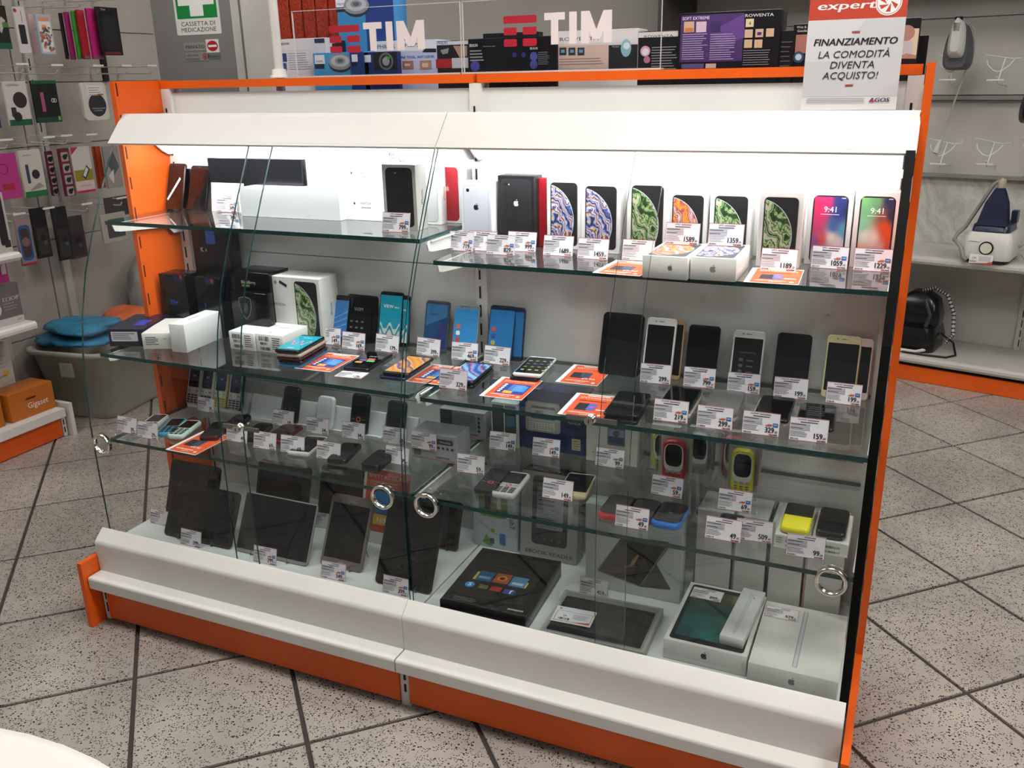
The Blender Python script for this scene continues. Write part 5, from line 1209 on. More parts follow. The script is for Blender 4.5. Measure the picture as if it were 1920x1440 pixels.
# white pole with collar
pb = ony(524, 138, .045)
t = thing('sign_pole', 'white round pole with a collar rising behind the top rail', 'pole', (pb.x, .045, 1.36))
MB().lathe([(.0125, .0), (.0125, .9)], WM, 20).build('pole_tube', t); MB().lathe([(.026, .118), (.026, .124), (.02, .126), (.019, .14), (.0126, .141)], WM, 20).build('pole_collar', t)
# finance offer sign standing on the canopy
a, c = ony(1502, 201, -.135), ony(1680, 201, -.135)
t = thing('finance_sign', 'white and red card sign about financing standing on the right of the canopy', 'sign', ((a.x + c.x) / 2, -.138, 1.3935), 0, 4)
w, h = c.x - a.x, 0.252
MB().box(-w / 2, w / 2, 0, .0015, 0, h, mat('DAD8D6', .4)).build('card', t)
MB().box(-w / 2, w / 2, .0016, .0026, 0, h, SPECIAL['acrylic']).build('clear_back', t); MB().box(-w / 2, w / 2, .0026, .04, 0, .001, SPECIAL['acrylic'], Matrix.Rotation(R(4), 4, 'X')).build('sign_foot', t)
p = Print(t); p.rect(-w / 2, h * .66, w / 2, h, 'C0402A')
p.rect(-w * .5, h * .10, w * .5, h * .66, 'C9C7C8'); p.poly([(-w * .5, h * .36), (-w * .2, h * .36), (w * .1, h * .66), (-w * .5, h * .66)], 'D2D0D1')
p.ptext('expert', 1588, 17, 16, 'EFEDEA', w=w * .60, bold=.07, shear=.15)
q = p.px(1667, 4); p.disc(q[0], q[1], .0235, 'EFEDEA'); p.disc(q[0], q[1], .0215, 'C0402A'); p.disc(q[0], q[1], .0205, 'EFEDEA')
for k in range(6):
    a0 = R(60 * k + 30); p.poly([(q[0] + .004 * math.cos(a0 + 1.2), q[1] + .004 * math.sin(a0 + 1.2)), (q[0] + .017 * math.cos(a0 - .25), q[1] + .017 * math.sin(a0 - .25)), (q[0] + .017 * math.cos(a0 + .25), q[1] + .017 * math.sin(a0 + .25))], 'C0402A')
for tx, px, py, hp, ww, bo in (('FINANZIAMENTO', 1603, 84, 13.5, .86, .05), ('LA COMODIT\u00c0', 1600, 108, 14, .74, 0), ('DIVENTA', 1597, 128, 14, .46, 0), ('ACQUISTO!', 1593, 148, 14, .58, 0)):
    p.ptext(tx, px, py, hp, '1B1B1D', w=w * ww, bold=bo, shear=.18)
for px, py in ((1605, 60), (1592, 160)): p.ppoly([(px - 8, py + 1.5), (px + 7, py + 1), (px + 8, py - 2), (px - 7, py - 1.5)], 'B83A2C')
p.ptext('AGOS', 1648, 191, 8, '1C1C54', w=w * .21, bold=.06, shear=.18); p.poly([p.px(1630, 191), p.px(1636, 186), p.px(1640, 191)], 'C02838')
u0, v0 = p.px(1512, 192); u1, _ = p.px(1622, 192); p.lines(u0, v0 + .006, u1, 3, .0032, .0012, '8E8C8C', .05)
p.build('printed_offer', t)

# ------------------------------------------------------------------ goods on the far side of the case (seen from behind)
rs = thing('rear_shelf', 'white shelf on the far side of the display case carrying beauty appliances', 'shelf', (1.0, 0.03, 1.28))
MB().box(-.985, .985, .01, .30, -.012, 0, WM).build('shelf_board', rs)
for bx in (-.97, 0.0, .97): MB().prism([(.0, -.012), (.25, -.012), (.0, -.08)], 'x', bx - .002, bx + .002, WM).build('shelf_bracket', rs)
RB = 'boxes on the far side of the case'
def rear_box(label, x0, x1, ytop, body, draw=None, y=.12, d=.08, ybot=150, name='appliance_box', hang=False, rough=.35):
    A, B = ony(x0, ytop, y), ony(x1, ytop, y); w = B.x - A.x; z1 = (A.z + B.z) / 2; z0 = 1.2804
    th = thing(name, label, 'box', ((A.x + B.x) / 2, y, z0), 0, 0, RB); h = z1 - z0
    MB().rslab(w, h, d, .002, mat(body, rough), e=.0008).build('carton', th)
    p = Print(th)
    if draw: draw(p, w, h)
    if p.v: p.build('printed_back', th)
    return th
def txt(p, x, y, s, hp, c, **k): p.ptext(s, x, y, hp, c, **k)
def d_pan(p, w, h):
    p.ptext('Panasonic', 531, 84, 6, '2A2A40', bold=.02); p.prect(524, 94, 585, 96, 'A0A0A8'); p.prect(590, 72, 608, 81, '2A2E5A'); p.prect(526, 100, 537, 116, '24406E'); p.prect(526, 118, 537, 132, '30508A')
    a, b = p.px(540, 101), p.px(584, 101); p.lines(a[0], a[1], b[0], 8, .006, .002, 'A8A8B0')
rear_box('white hanging appliance box with blue photos beside the white pole', 522, 610, 72, 'D4D2D6', d_pan, y=.13)
rear_box('black appliance box half hidden beside the white hanging box', 604, 636, 76, '17181C', lambda p, w, h: p.ptext('Panasonic', 620, 82, 4, 'B8B8BC'), y=.16, d=.06)
def d_shv(lx, cx, cy, r, dk):
    def f(p, w, h):
        if dk: p.prect(dk[0], dk[1], dk[2], dk[3], '1D3C86')
        p.prect(lx, cy - r * .6, lx + 17, cy + 4, 'E4E6EA'); p.ptext('PHILIPS', lx + 8.5, cy - r * .6 + 14, 4, '2A4A88', sx=.9, bold=.02); p.prect(lx, cy + 4, lx + 17, cy + 13, '1C2632')
        a, b = p.px(cx, cy), p.px(cx + r, cy); rr = b[0] - a[0]
        p.disc(a[0], a[1] - .004, rr * 1.02, '2A2C32', 28, ry=rr * .62); p.disc(a[0], a[1], rr, '8E9298', 28, ry=rr * .55); p.disc(a[0], a[1] + .002, rr * .8, 'B8BCC2', 28, ry=rr * .40); p.disc(a[0], a[1] + .003, rr * .45, '8A8E96', 24, ry=rr * .24); p.disc(a[0], a[1] + .003, rr * .25, '5A5E66', 20, ry=rr * .13)
    return f
rear_box('tall blue shaver box with silver heads, topmost above the clear sign', 628, 735, -30, '3F8AC4', d_shv(630, 668, 10, 24, (692, -30, 735, 130)), y=.19, d=.07)
rear_box('blue shaver box with a round silver shaver head, behind the clear sign', 586, 690, 98, '4A96CC', d_shv(591, 638, 116, 22, None), y=.10, d=.06)
rear_box('dark blue shaver box with a white label behind the clear sign', 655, 681, 97, '1C3A80', lambda p, w, h: (p.prect(660, 102, 670, 116, 'E0E2E8'), p.prect(660, 117, 670, 124, '141C28')), y=.094, d=.004)
rear_box('dark blue shaver box with green arrow on a round shaver head', 681, 744, 97, '1A3070', lambda p, w, h: (p.prect(684, 103, 695, 117, 'DADCE4'), p.prect(702, 97, 744, 132, '14181E'), p.disc(*p.px(724, 115), .022, '6A6E72'), p.disc(*p.px(724, 115), .017, '2A2C30'), p.disc(*p.px(724, 115), .011, '9A9EA2'), p.ppoly([(722, 104), (733, 108), (727, 113)], '4AA838')), y=.10, d=.06)
rear_box('white shaver box with blue lettering, behind the middle of the clear sign', 700, 745, 77, 'D2D6DC', lambda p, w, h: p.ptext('PHILIPS', 724, 91, 8, '24448C', w=.055, bold=.02), y=.18, d=.03)
def d_one(p, w, h):
    p.prect(744, 75, 818, 97, 'D6D8DE'); p.ptext('PHILIPS', 770, 88, 8, '24448C', w=.05, bold=.02); p.ppoly([(792, 98), (796, 91), (818, 91), (818, 98)], '1A1B20')
    p.ptext('ONE TOOL, ANY LOOK', 781, 109, 5, '23306E', w=w * .9, bold=.02); p.prect(755, 114, 775, 130, 'A07058'); p.prect(759, 119, 769, 124, 'D8B8A0'); p.prect(788, 113, 809, 130, 'A88068'); p.prect(792, 118, 803, 126, 'D9BCA6')
rear_box('pale lilac trimmer box with a line of dark blue lettering', 744, 818, 75, 'B9C0E0', d_one, y=.12)
rear_box('box with a red tool photo and a face photo beside the lilac one', 818, 878, 76, '1E2024', lambda p, w, h: (p.prect(818, 76, 878, 85, 'C8CCD4'), p.ptext('PHILIPS', 830, 83, 5, '24448C', w=.03, bold=.02), p.prect(818, 110, 848, 128, 'A8202A'), p.ppoly([(850, 86), (876, 86), (876, 105), (862, 108)], 'B08A78'), p.prect(848, 108, 878, 128, 'C8C4C8'), p.ppoly([(826, 94), (842, 90), (840, 100), (830, 102)], '8A8E92')), y=.12)
def d_braun(p, w, h):
    p.ptext('BRAUN', 888, 88, 6, 'D8D8DC', w=.022, bold=.03); p.ptext('BRAUN', 1001, 93, 5, 'C8C8CC', w=.02, bold=.03); p.ptext('www.braun.com', 917, 88, 3, 'A0A0A8')
    a, b = p.px(881, 97), p.px(907, 97); p.lines(a[0], a[1], b[0], 4, .0075, .003, '9A9AA2'); p.disc(*p.px(891, 124), .013, '4A4C9A', 18)
    for x in (965, 982): p.disc(*p.px(x, 103), .006, '24307A', 14)
    for y in (106, 121): p.disc(*p.px(1001, y), .0105, '4A52A0', 16)
    a, b = p.px(1009, 99), p.px(1030, 99); p.lines(a[0], a[1], b[0], 7, .0045, .0016, '7A7A84')
rear_box('wide black epilator box with pale lettering behind the middle clear sign', 877, 1044, 70, '121216', d_braun, y=.11, rough=.3)
rear_box('black hang tab carton standing higher behind the wide black box', 905, 1010, 61, '16161A', None, y=.20, d=.03)
def d_row(p, w, h):
    p.prect(1045, 56, 1196, 83, 'D9D4D2'); p.ptext('ROWENTA', 1086, 76, 7, '3A3638', w=.10); p.prect(1045, 83, 1141, 130, 'D0B4A8')
    for x in (1049, 1066, 1083): p.prect(x, 89, x + 13, 104, '2A343E'); p.prect(x + 3, 93, x + 10, 99, '6A98B8')
    a, b = p.px(1049, 112), p.px(1138, 112); p.lines(a[0], a[1], b[0], 3, .006, .002, 'A08A80')
    p.prect(1141, 83, 1196, 130, '1A1A1C'); p.ptext('PROGET', 1155, 89, 3, 'B8B8BA'); p.disc(*p.px(1174, 90), .013, '8AB8C4', 16, ry=.02); p.disc(*p.px(1175, 86), .008, 'D8E4E8', 14)
rear_box('white and rose epilator box with black end, behind the middle sign', 1044, 1197, 56, 'D5D0CE', d_row, y=.12)
rear_box('black epilator box with pink discs under white top band', 1197, 1273, 58, '17171A', lambda p, w, h: (p.prect(1197, 58, 1273, 71, 'CFCDCA'), p.ptext('ROWENTA', 1235, 70, 5, '3A3A3C', w=.07), p.disc(*p.px(1210, 96), .012, 'D8A0B4', 18), p.disc(*p.px(1210, 97), .008, 'E8E0E4', 16), p.disc(*p.px(1213, 112), .008, 'C06A98', 14), p.lines(p.px(1222, 90)[0], p.px(1222, 90)[1], p.px(1270, 90)[0], 9, .006, .002, '8A8A8E')), y=.12)
def d_soft(p, w, h):
    p.prect(1274, 24, 1396, 117, '4A2F6A'); p.ppoly([(1330, 60), (1396, 26), (1396, 70), (1350, 90)], '63428A'); p.ptext('SOFT EXTREME', 1305, 37, 6, 'E4DCEC', w=.062, bold=.02)
    for x, c in ((1282, 'C8A890'), (1305, 'D0B8C8'), (1332, '3A2A58')): p.prect(x, 40, x + 20, 61, c)
    p.prect(1284, 52, 1300, 60, 'C87840')
    for x in (1280, 1332): a, b = p.px(x, 66), p.px(x + 48, 66); p.lines(a[0], a[1], b[0], 12, .0048, .0018, 'A898C0')
    p.ptext('ROWENTA', 1424, 31, 6, 'E0DEE4', w=.062, bold=.02); p.prect(1398, 35, 1414, 51, 'D8C8A0'); p.ptext('4', 1406, 47, 7, '2A2A2A')
    for x, y in ((1396, 55), (1416, 54), (1436, 53), (1395, 74), (1414, 74)): p.prect(x, y, x + 16, y + 16, 'D0B090')
    p.prect(1420, 60, 1428, 66, '4A2A80'); a, b = p.px(1394, 96), p.px(1450, 96); p.lines(a[0], a[1], b[0], 7, .005, .0018, '7A7A80')
    p.prect(1278, 119, 1320, 129, '5A4A78'); p.prect(1323, 119, 1343, 128, 'C8A898')
rear_box('large purple and black epilator box with small picture tiles', 1273, 1466, 21, '141418', d_soft, y=.11, d=.09)
rear_box('narrow black box with dim lettering between the purple box and the sign', 1462, 1490, 57, '141416', lambda p, w, h: p.lines(p.px(1465, 80)[0], p.px(1465, 80)[1], p.px(1486, 80)[0], 6, .01, .002, '5A5A60'), y=.12, d=.07)
rear_box('black box with wet and gentle lettering and a skin photo', 1489, 1560, 44, '121216', lambda p, w, h: (p.ptext('Wet &', 1503, 53, 5, 'D0D0D4', al='c'), p.ptext('Gentle', 1504, 60, 5, 'D0D0D4'), p.prect(1490, 63, 1556, 100, 'A86E62'), p.disc(*p.px(1497, 107), .012, '2A4A6A', 16), p.disc(*p.px(1497, 107), .007, 'B8CCD8', 14)), y=.13)
def d_man(p, w, h):
    p.prect(1660, 53, 1724, 110, 'D2B9A2'); p.ppoly([(1672, 110), (1676, 82), (1690, 70), (1704, 68), (1712, 82), (1710, 104), (1718, 110)], 'B8B0AE'); p.disc(*p.px(1700, 62), .016, 'A8786A', 18); p.ppoly([(1684, 106), (1700, 100), (1718, 104), (1716, 110), (1684, 110)], 'B07A66')
rear_box('black box with a photo of a person in a grey shirt, beside the financing sign', 1650, 1728, 34, '131316', d_man, y=.12, d=.06)
rear_box('small black appliance carton at the end of the far shelf', 1722, 1742, 66, '0E0E11', None, y=.18, d=.05)
# red knit photo panel behind the boxes
a, c = ony(512, 40, .30), ony(736, 40, .30)
t = thing('photo_panel', 'photo panel of red knitted texture standing behind the shaver boxes', 'panel', ((a.x + c.x) / 2, .335, 1.2804)); w = c.x - a.x
MB().box(-w / 2, w / 2, -.006, 0, 0, .62, mat('D8D4D0')).build('panel_board', t)
p = Print(t, -.0062); p.rect(-w / 2, .01, w / 2, .62, SPECIAL['fabric_red']); p.build('printed_photo', t)
for k in range(9): MB().rslab(w / 9 * .94, .60, .008, .008, SPECIAL['fabric_red'], e=.004, cx=-w / 2 + w / 9 * (k + .5), cz=.012, y0=-.0145).build('knit_rib', t)
# ------------------------------------------------------------------ left wall unit
UX = -1.31
ls = thing('wall_shelf_unit', 'white wall unit with orange kick board along the left wall', 'shelf unit', (0, 0, 0))
MB().box(-1.735, UX + .01, -1.6, .50, .095, .132, WM).build('bottom_shelf', ls)
MB().box(-1.735, UX - .012, -1.6, .485, .004, .092, OM).build('kick_board', ls)
f = MB().box(-1.735, UX - .006, .487, .505, .002, .094, WM).build('base_foot', ls)
for z in (.02, .055): MB().box(UX - .0065, UX - .0055, .491, .497, z, z + .025, mat('1A1A1A', .8)).build('slot', f)
MB().box(-1.735, UX + .02, .512, .532, 0.0, .15, WM).build('end_plate', ls)
sh = MB().prism([(-1.735, .50), (-1.735, .538), (UX - .004, .538), (UX + .004, .53), (UX + .006, .52), (UX + .004, .508), (UX - .004, .503)], 'y', -1.6, .45, WM); sh.build('middle_shelf', ls)
q = onx(38, 472, UX + .02)
MB().prism([(-1.735, q.z - .035), (-1.735, q.z), (UX + .01, q.z), (UX + .022, q.z - .008), (UX + .024, q.z - .02), (UX + .012, q.z - .034)], 'y', -1.6, q.y, WM).build('upper_shelf', ls)
for y in (.60, .99):
    u = MB().box(-1.737, -1.722, y - .02, y + .02, .0, 2.3, SPECIAL['unit_white']).build('upright', ls)
    for k in range(10): MB().box(-1.7225, -1.7215, y - .008, y - .002, 1.0 + k * .09, 1.05 + k * .09, mat('141414', .8)).build('slot', u)
u = MB().box(-1.737, -1.724, 1.40, 1.43, 1.49, 1.66, mat('151515', .6)).build('upright', ls)
def lbox(label, tl, br, X, d, body, draw=None, name='box', cat='box', group=None, part='carton', z0=None, yaw=90, r=.002):
    A, B = onx(*tl, X), onx(*br, X); w = B.y - A.y; zb = B.z if z0 is None else z0; h = A.z - zb
    th = thing(name, label, cat, (X, (A.y + B.y) / 2, zb), yaw, 0, group)
    MB().rslab(w, h, d, r, mat(body, .4) if isinstance(body, str) and body not in SPECIAL else SPECIAL[body], e=.0008).build(part, th)
    if draw:
        p = Print(th); draw(p, w, h); p.build('printed_front', th)
    return th
def d_loop(p, w, h):
    p.ptext('LOOP', 21, 563, 8, 'D8D4D2', w=.075); p.rect(-w / 2, 0, w / 2, h * .17, 'C4BFBC'); p.ptext('AEG', 38, 599, 4, 'C04048', bold=.02); p.disc(-w * .30, h * .42, .045, 'D4D2D0', 24, ry=.035); p.disc(-w * .28, h * .40, .028, '1E1E20', 20, ry=.02); p.lines(w * .02, h * .66, w * .4, 5, .012, .003, '9A9694')
lbox('grey telephone box with pale lettering on the middle shelf of the left wall unit', (-40, 545), (47, 604), -1.36, .10, '6E6668', d_loop, z0=.5385, name='telephone_box')
def d_gig(p, w, h):
    p.text('Gigaset', w * .12, h * .30, h * .30, 'E8E0D8', w=w * .46, bold=.01); p.rrect(-w * .14, h * .62, w * .1, h * .70, .006, '7A3E10', 3)
g = lbox('orange brown telephone carton with white lettering on the bottom shelf', (13, 743), (110, 785), -1.35, .13, 'C06A1E', d_gig, z0=.1325, name='telephone_box')
lbox('orange brown telephone carton half in view at the picture edge, bottom shelf', (-60, 753), (11, 800), -1.355, .13, 'B8641C', None, z0=.1325, name='telephone_box')
pt = Print(g, face='top', k=onx(60, 743, -1.35).z - .1325); pt.rect(-.06, .02, .02, .06, '2E2C30'); pt.rect(.01, .04, .09, .09, 'C8C4BC'); pt.build('printed_lid', g)
def d_dark(p, w, h):
    p.rrect(-w * .3, h * .04, w * .44, h * .32, .004, '3A2E28', 3); p.rect(-w * .2, h * .14, w * .34, h * .26, '8A4A2A'); p.disc(w * .30, h * .55, .014, 'C8A838', 14); p.text('Canon', w * .16, h * .5, .02, '2A2A2A', shear=.3); p.lines(-w * .1, h * .8, w * .4, 4, .016, .004, 'A09C98')
lbox('white printer box with dark top standing behind the orange brown cartons', (-60, 660), (36, 745), -1.50, .12, 'B9B3AE', d_dark, z0=.1325, name='printer_box')
lbox('white phone box with a dark handset picture on the upper left shelf', (-30, 365), (26, 474), -1.33, .08, 'B2AEA8', lambda p, w, h: (p.rrect(-w * .1, h * .12, w * .36, h * .96, .01, '1C1A1E', 4), p.rect(w * .1, h * .08, w * .44, h * .2, '26242A')), z0=q.z + .0004, name='handset_box')
for i, (tl, br, c) in enumerate((((-20, 489), (19, 532), 'A82A78'), ((-20, 538), (22, 545), '8A2464'))):
    lbox(('magenta pack hanging below the upper left shelf', 'darker magenta pack just above the grey telephone box')[i], tl, br, -1.40, .03, c, lambda p, w, h: p.rect(w * .1, h * .4, w * .42, h * .95, 'B8B4B0'), name='accessory_pack', cat='pack', z0=None)

# hooks with label plates, and packs hanging from them
HK = None
def hook(px, py, label, XT=-1.50):
    global HK
    P = onx(px, py, XT)
    th = thing('wall_hook', label, 'hook', (XT, P.y, P.z), 0, 0, 'wire hooks on the left wall')
    if HK is None:
        HK = {}
        m = MB(); m.tube([(-.235, 0, -.032), (-.03, 0, -.036), (-.012, 0, -.034), (-.004, 0, -.022)], .0032, mat('C8C4BE', .3), 6); HK['lower_prong'] = m.mesh('lower_prong')
        m = MB(); m.tube([(-.235, 0, -.004), (.0, 0, -.004)], .0022, mat('C8C4BE', .3), 6); HK['upper_prong'] = m.mesh('upper_prong')
        HK['label_plate'] = MB().box(-.002, .002, -.030, .030, -.004, .004, mat('DDDAD4', .4)).mesh('label_plate')
    for n, me in HK.items():
        o = bpy.data.objects.new(n, me); COL.objects.link(o); o.parent = th
pos = [(42, 120), (107, 122), (184, 123), (237, 123), (285, 123), (12, 262), (92, 257), (125, 254), (172, 252), (36, 401), (91, 390), (163, 382), (100, -6), (150, -4), (190, -16), (240, -18), (228, 371)]
wh = ['first of the middle row from the picture edge', 'second of the middle row', 'third of the middle row', 'fourth of the middle row', 'last of the middle row by the grey door', 'first of the third row from the picture edge', 'second of the third row', 'third of the third row', 'last of the third row by the canopy', 'first of the lowest row', 'second of the lowest row', 'third of the lowest row beside the glass edge', 'first of the top row', 'second of the top row', 'third of the top row', 'last of the top row', 'seen through the glass door, lowest row']
for (x, y), l in zip(pos, wh): hook(x, y, 'wire hook with white label plate, ' + l)
PK = 'accessory packs on the left wall'
def pk(label, tl, br, X, body, draw=None, d=.012, r=.004): return lbox(label, tl, br, X, d, body, draw, 'accessory_pack', 'pack', PK, 'pack_card', r=r)
pk('black and green pack at the top picture edge', (-30, 8), (24, 92), -1.52, '1A1E1A', lambda p, w, h: (p.rect(-w / 2, 0, w / 2, h * .14, '14503A'), p.poly([(-w * .1, h * .5), (w * .2, h * .75), (w * .38, h * .66), (w * .1, h * .36)], 'B8B0A8'), p.rect(w * .2, h * .5, w * .5, h * .62, '4A7A3A')))
pk('white pack with a dark phone and red mark, top row', (23, 12), (60, 100), -1.50, 'CFC6C6', lambda p, w, h: (p.rrect(-w * .28, h * .2, w * .3, h * .62, .004, '1A1C22', 3), p.disc(-w * .36, h * .92, .008, 'A8202C', 12), p.rect(w * .1, h * .66, w * .16, h * .92, '8A8488')))
pk('pale pink pack partly hidden behind the white one, top row', (52, 26), (74, 101), -1.56, 'C8A8AC', None)
def d_stick(p, w, h):
    random.seed(3)
    p.rect(-w * .4, h * .06, w * .4, h * .82, 'DAD6CE'); p.rect(-w * .36, h * .84, w * .36, h * .93, 'D88A6A'); p.rect(-w * .2, h * .66, w * .1, h * .74, 'D89A2A')
    for k in range(46): p.disc(-w * .36 + w * .72 * random.random(), h * .1 + h * .56 * random.random(), .0035 + .004 * random.random(), random.choice(('7A4A3A', '3A4A6A', 'B86A4A', '8A5A7A', '5A5A5A', 'C0A040')), 8)
    p.lay += 2
pk('colourful sticker pack with many small pictures, top row', (66, 26), (106, 102), -1.48, 'A9B2BC', d_stick)
for i, (tl, br, X, c, lab) in enumerate((((113, 24), (131, 111), -1.60, '16161A', 'black phone case blister pack, hindmost of the blister row'), ((122, 22), (144, 112), -1.57, 'A81E70', 'magenta phone case blister pack next to the hindmost black one'), ((135, 20), (155, 111), -1.54, '3A9A38', 'green phone case blister pack in the blister row'), ((144, 18), (171, 111), -1.52, 'A01828', 'red phone case blister pack in the blister row'), ((162, 15), (196, 111), -1.50, 'B4206E', 'magenta phone case blister pack next to the front black one'), ((180, 12), (232, 104), -1.47, '131116', 'black phone case blister pack, front of the blister row'))):
    def dd(p, w, h, c=c, i=i):
        p.rect(-w * .5, h * .93, w * .5, h, 'B02A3A' if i in (3,) else c); p.rect(-w * .4, h * .02, w * .4, h * .07, '5A5A6A' if i < 5 else '6A1A1E')
        if i == 5: p.poly([(-w * .04, h * .52), (w * .04, h * .53), (w * .30, h * .27), (w * .22, h * .26)], 'DAD8D6'); p.text('Trust', -w * .2, h * .93, .012, 'C8C4C4'); p.rrect(-w * .35, h * .12, w * .38, h * .8, .008, '1C1A20', 4)
    pk(lab, tl, br, X, c, dd, d=.016)
def d_chg(p, w, h):
    p.rect(-w / 2, 0, w / 2, h * .14, '165038'); p.disc(w * .12, h * .58, w * .30, '1F1A1A', 30); p.disc(w * .12, h * .58, w * .27, '2A2020', 30); p.rrect(-w * .34, h * .2, -w * .12, h * .42, .004, '2A2E30', 3); p.disc(-w * .1, h * .2, .02, '1E1E1E', 18); p.text('cellularline', -w * .1, h * .90, .014, '6A6466')
pk('white and green charger pack with large dark disc, second row', (4, 153), (62, 234), -1.50, 'C6BDB8', d_chg)
pk('black and green charger pack beside the white one, second row', (57, 151), (117, 228), -1.52, '141A16', lambda p, w, h: (p.rect(-w / 2, 0, w / 2, h * .12, '12402E'), p.rect(-w / 2, h * .92, w / 2, h, '165038'), p.rrect(-w * .22, h * .26, -w * .08, h * .72, .003, 'A04A70', 3), p.ring(w * .26, h * .52, .006, .009, 'C8C4C4', 14), p.ring(w * .34, h * .52, .006, .009, 'C8C4C4', 14), p.rect(w * .36, h * .04, w * .46, h * .14, '7AA850')))
pk('blue pack cut by the picture edge, second row', (-40, 160), (4, 240), -1.50, '1D3A78', lambda p, w, h: p.disc(w * .42, h * .6, .01, 'C8D0DC', 12))
def d_wl(p, w, h):
    p.disc(w * .06, h * .40, w * .36, '2A2C30', 30); p.rect(-w * .28, h * .66, w * .36, h * .92, 'D8CCC8'); p.lines(-w * .22, h * .85, w * .28, 4, .010, .003, '8A7A7A'); p.rect(w * .12, h * .66, w * .36, h * .70, 'B84A30'); p.text('WIRELESS CHARGER', w * .1, h * .30, .008, 'B8B8BA'); p.text('CONVERTIBLE', w * .06, h * .24, .008, 'B8B8BA')
pk('white rounded wireless charger pack with black disc, beside the orange panel', (150, 155), (207, 224), -1.47, 'C4C1BA', d_wl, d=.02, r=.02)
pk('magenta pack with curled edge at the picture border, third row', (-30, 291), (44, 370), -1.45, 'A8307A', lambda p, w, h: (p.rect(-w * .1, h * .2, w * .3, h * .34, 'A0203A'), p.ring(w * .02, h * .66, .018, .022, '7A1A58', 18)))
pk('white and green car holder pack with dark picture, third row', (33, 283), (90, 366), -1.52, 'BDB6AE', lambda p, w, h: (p.rect(-w / 2, 0, w / 2, h * .13, '1A6A38'), p.rrect(-w * .3, h * .3, -w * .16, h * .7, .003, '2E3A50', 3), p.disc(w * .12, h * .48, .02, '1E1E22', 16), p.poly([(-w * .25, h * .16), (w * .2, h * .3), (w * .44, h * .2), (-w * .2, h * .14)], '8A867E'), p.text('cellularline', -w * .14, h * .88, .010, '6A6466')))
def d_dots(p, w, h):
    for j in range(4): p.rrect(-w * .36, h * (.73 - j * .24), w * .36, h * (.73 - j * .24) + h * .19, .004, '9A9490', 3); p.disc(0, h * (.73 - j * .24) + h * .09, .012, '1A1818', 12); p.disc(.01, h * (.73 - j * .24) + h * .12, .007, '1A1818', 10)
pk('dark red pack with four framed black gadgets, farther one, third row', (85, 284), (112, 366), -1.56, '5A1A30', d_dots)
pk('dark red pack with four framed black gadgets, nearer one, third row', (109, 279), (143, 366), -1.52, '66182E', d_dots)
pk('white and yellow phone holder pack, third row', (131, 277), (180, 358), -1.52, 'C2BCB4', lambda p, w, h: (p.rect(-w / 2, 0, w / 2, h * .05, 'A82A4A'), p.rect(-w / 2, h * .05, w / 2, h * .26, 'C8B0AC'), p.text('SUPPORTO', 0, h * .13, .012, 'B04A48'), p.rect(-w * .48, h * .26, w * .48, h * .5, '8A7A2A'), p.poly([(-w * .1, h * .36), (w * .2, h * .6), (w * .36, h * .5), (w * .06, h * .28)], '2A2A2A'), p.poly([(-w * .05, h * .38), (w * .18, h * .56), (w * .28, h * .5), (w * .06, h * .33)], 'C8C4C0'), p.poly([(-w * .5, h * .84), (-w * .5, h), (-w * .1, h)], 'A82A4A')))
pk('orange pack between the holder pack and the glass edge, third row', (174, 275), (200, 352), -1.54, 'B24A1E', lambda p, w, h: p.rect(-w * .5, 0, -w * .2, h, '7A2010'))
pk('grey and white pack seen through the glass door, third row', (192, 275), (232, 350), -1.50, '8A8480', lambda p, w, h: (p.poly([(-w * .4, h * .6), (w * .1, h * .9), (w * .4, h * .5), (0, h * .3)], '3E4046'), p.poly([(-w * .4, h * .3), (0, h * .45), (-w * .1, h * .1)], 'C8C0BA')))
pk('clear pack with a blue rounded frame, lowest row', (27, 412), (70, 494), -1.50, '8E7A7C', lambda p, w, h: (p.rrect(-w * .42, h * .1, w * .42, h * .86, .02, '27508A', 6), p.rrect(-w * .30, h * .17, w * .30, h * .79, .015, '3A2E2E', 6), p.disc(0, h * .5, .02, '7A5A54', 12), p.rect(-w * .5, 0, w * .5, h * .05, '9A1E34')))
for i, (tl, br) in enumerate((((56, 392), (100, 480)), ((96, 390), (140, 484)), ((122, 408), (166, 480)))):
    pk(('black accessory pack beside the blue framed pack', 'black clear fronted pack with a shiny gadget, lowest row', 'dark grey pack with a black gadget beside the glass edge')[i], tl, br, -1.52 - .02 * i, ('121113', '1A191B', '3A3838')[i], lambda p, w, h: (p.rrect(-w * .36, h * .06, w * .36, h * .6, .006, '2A292B', 3), p.disc(.005, h * .4, .016, '0C0C0D', 14), p.disc(.012, h * .3, .010, '4A4A4C', 12)))
pk('white pack with dark picture seen through the glass door, lowest row', (188, 404), (242, 448), -1.48, 'A29C94', lambda p, w, h: p.rect(-w * .3, h * .15, w * .4, h * .8, '2E3440'))
pk('black pack behind the glass door next to the orange panel', (196, 372), (250, 400), -1.56, '17161A')

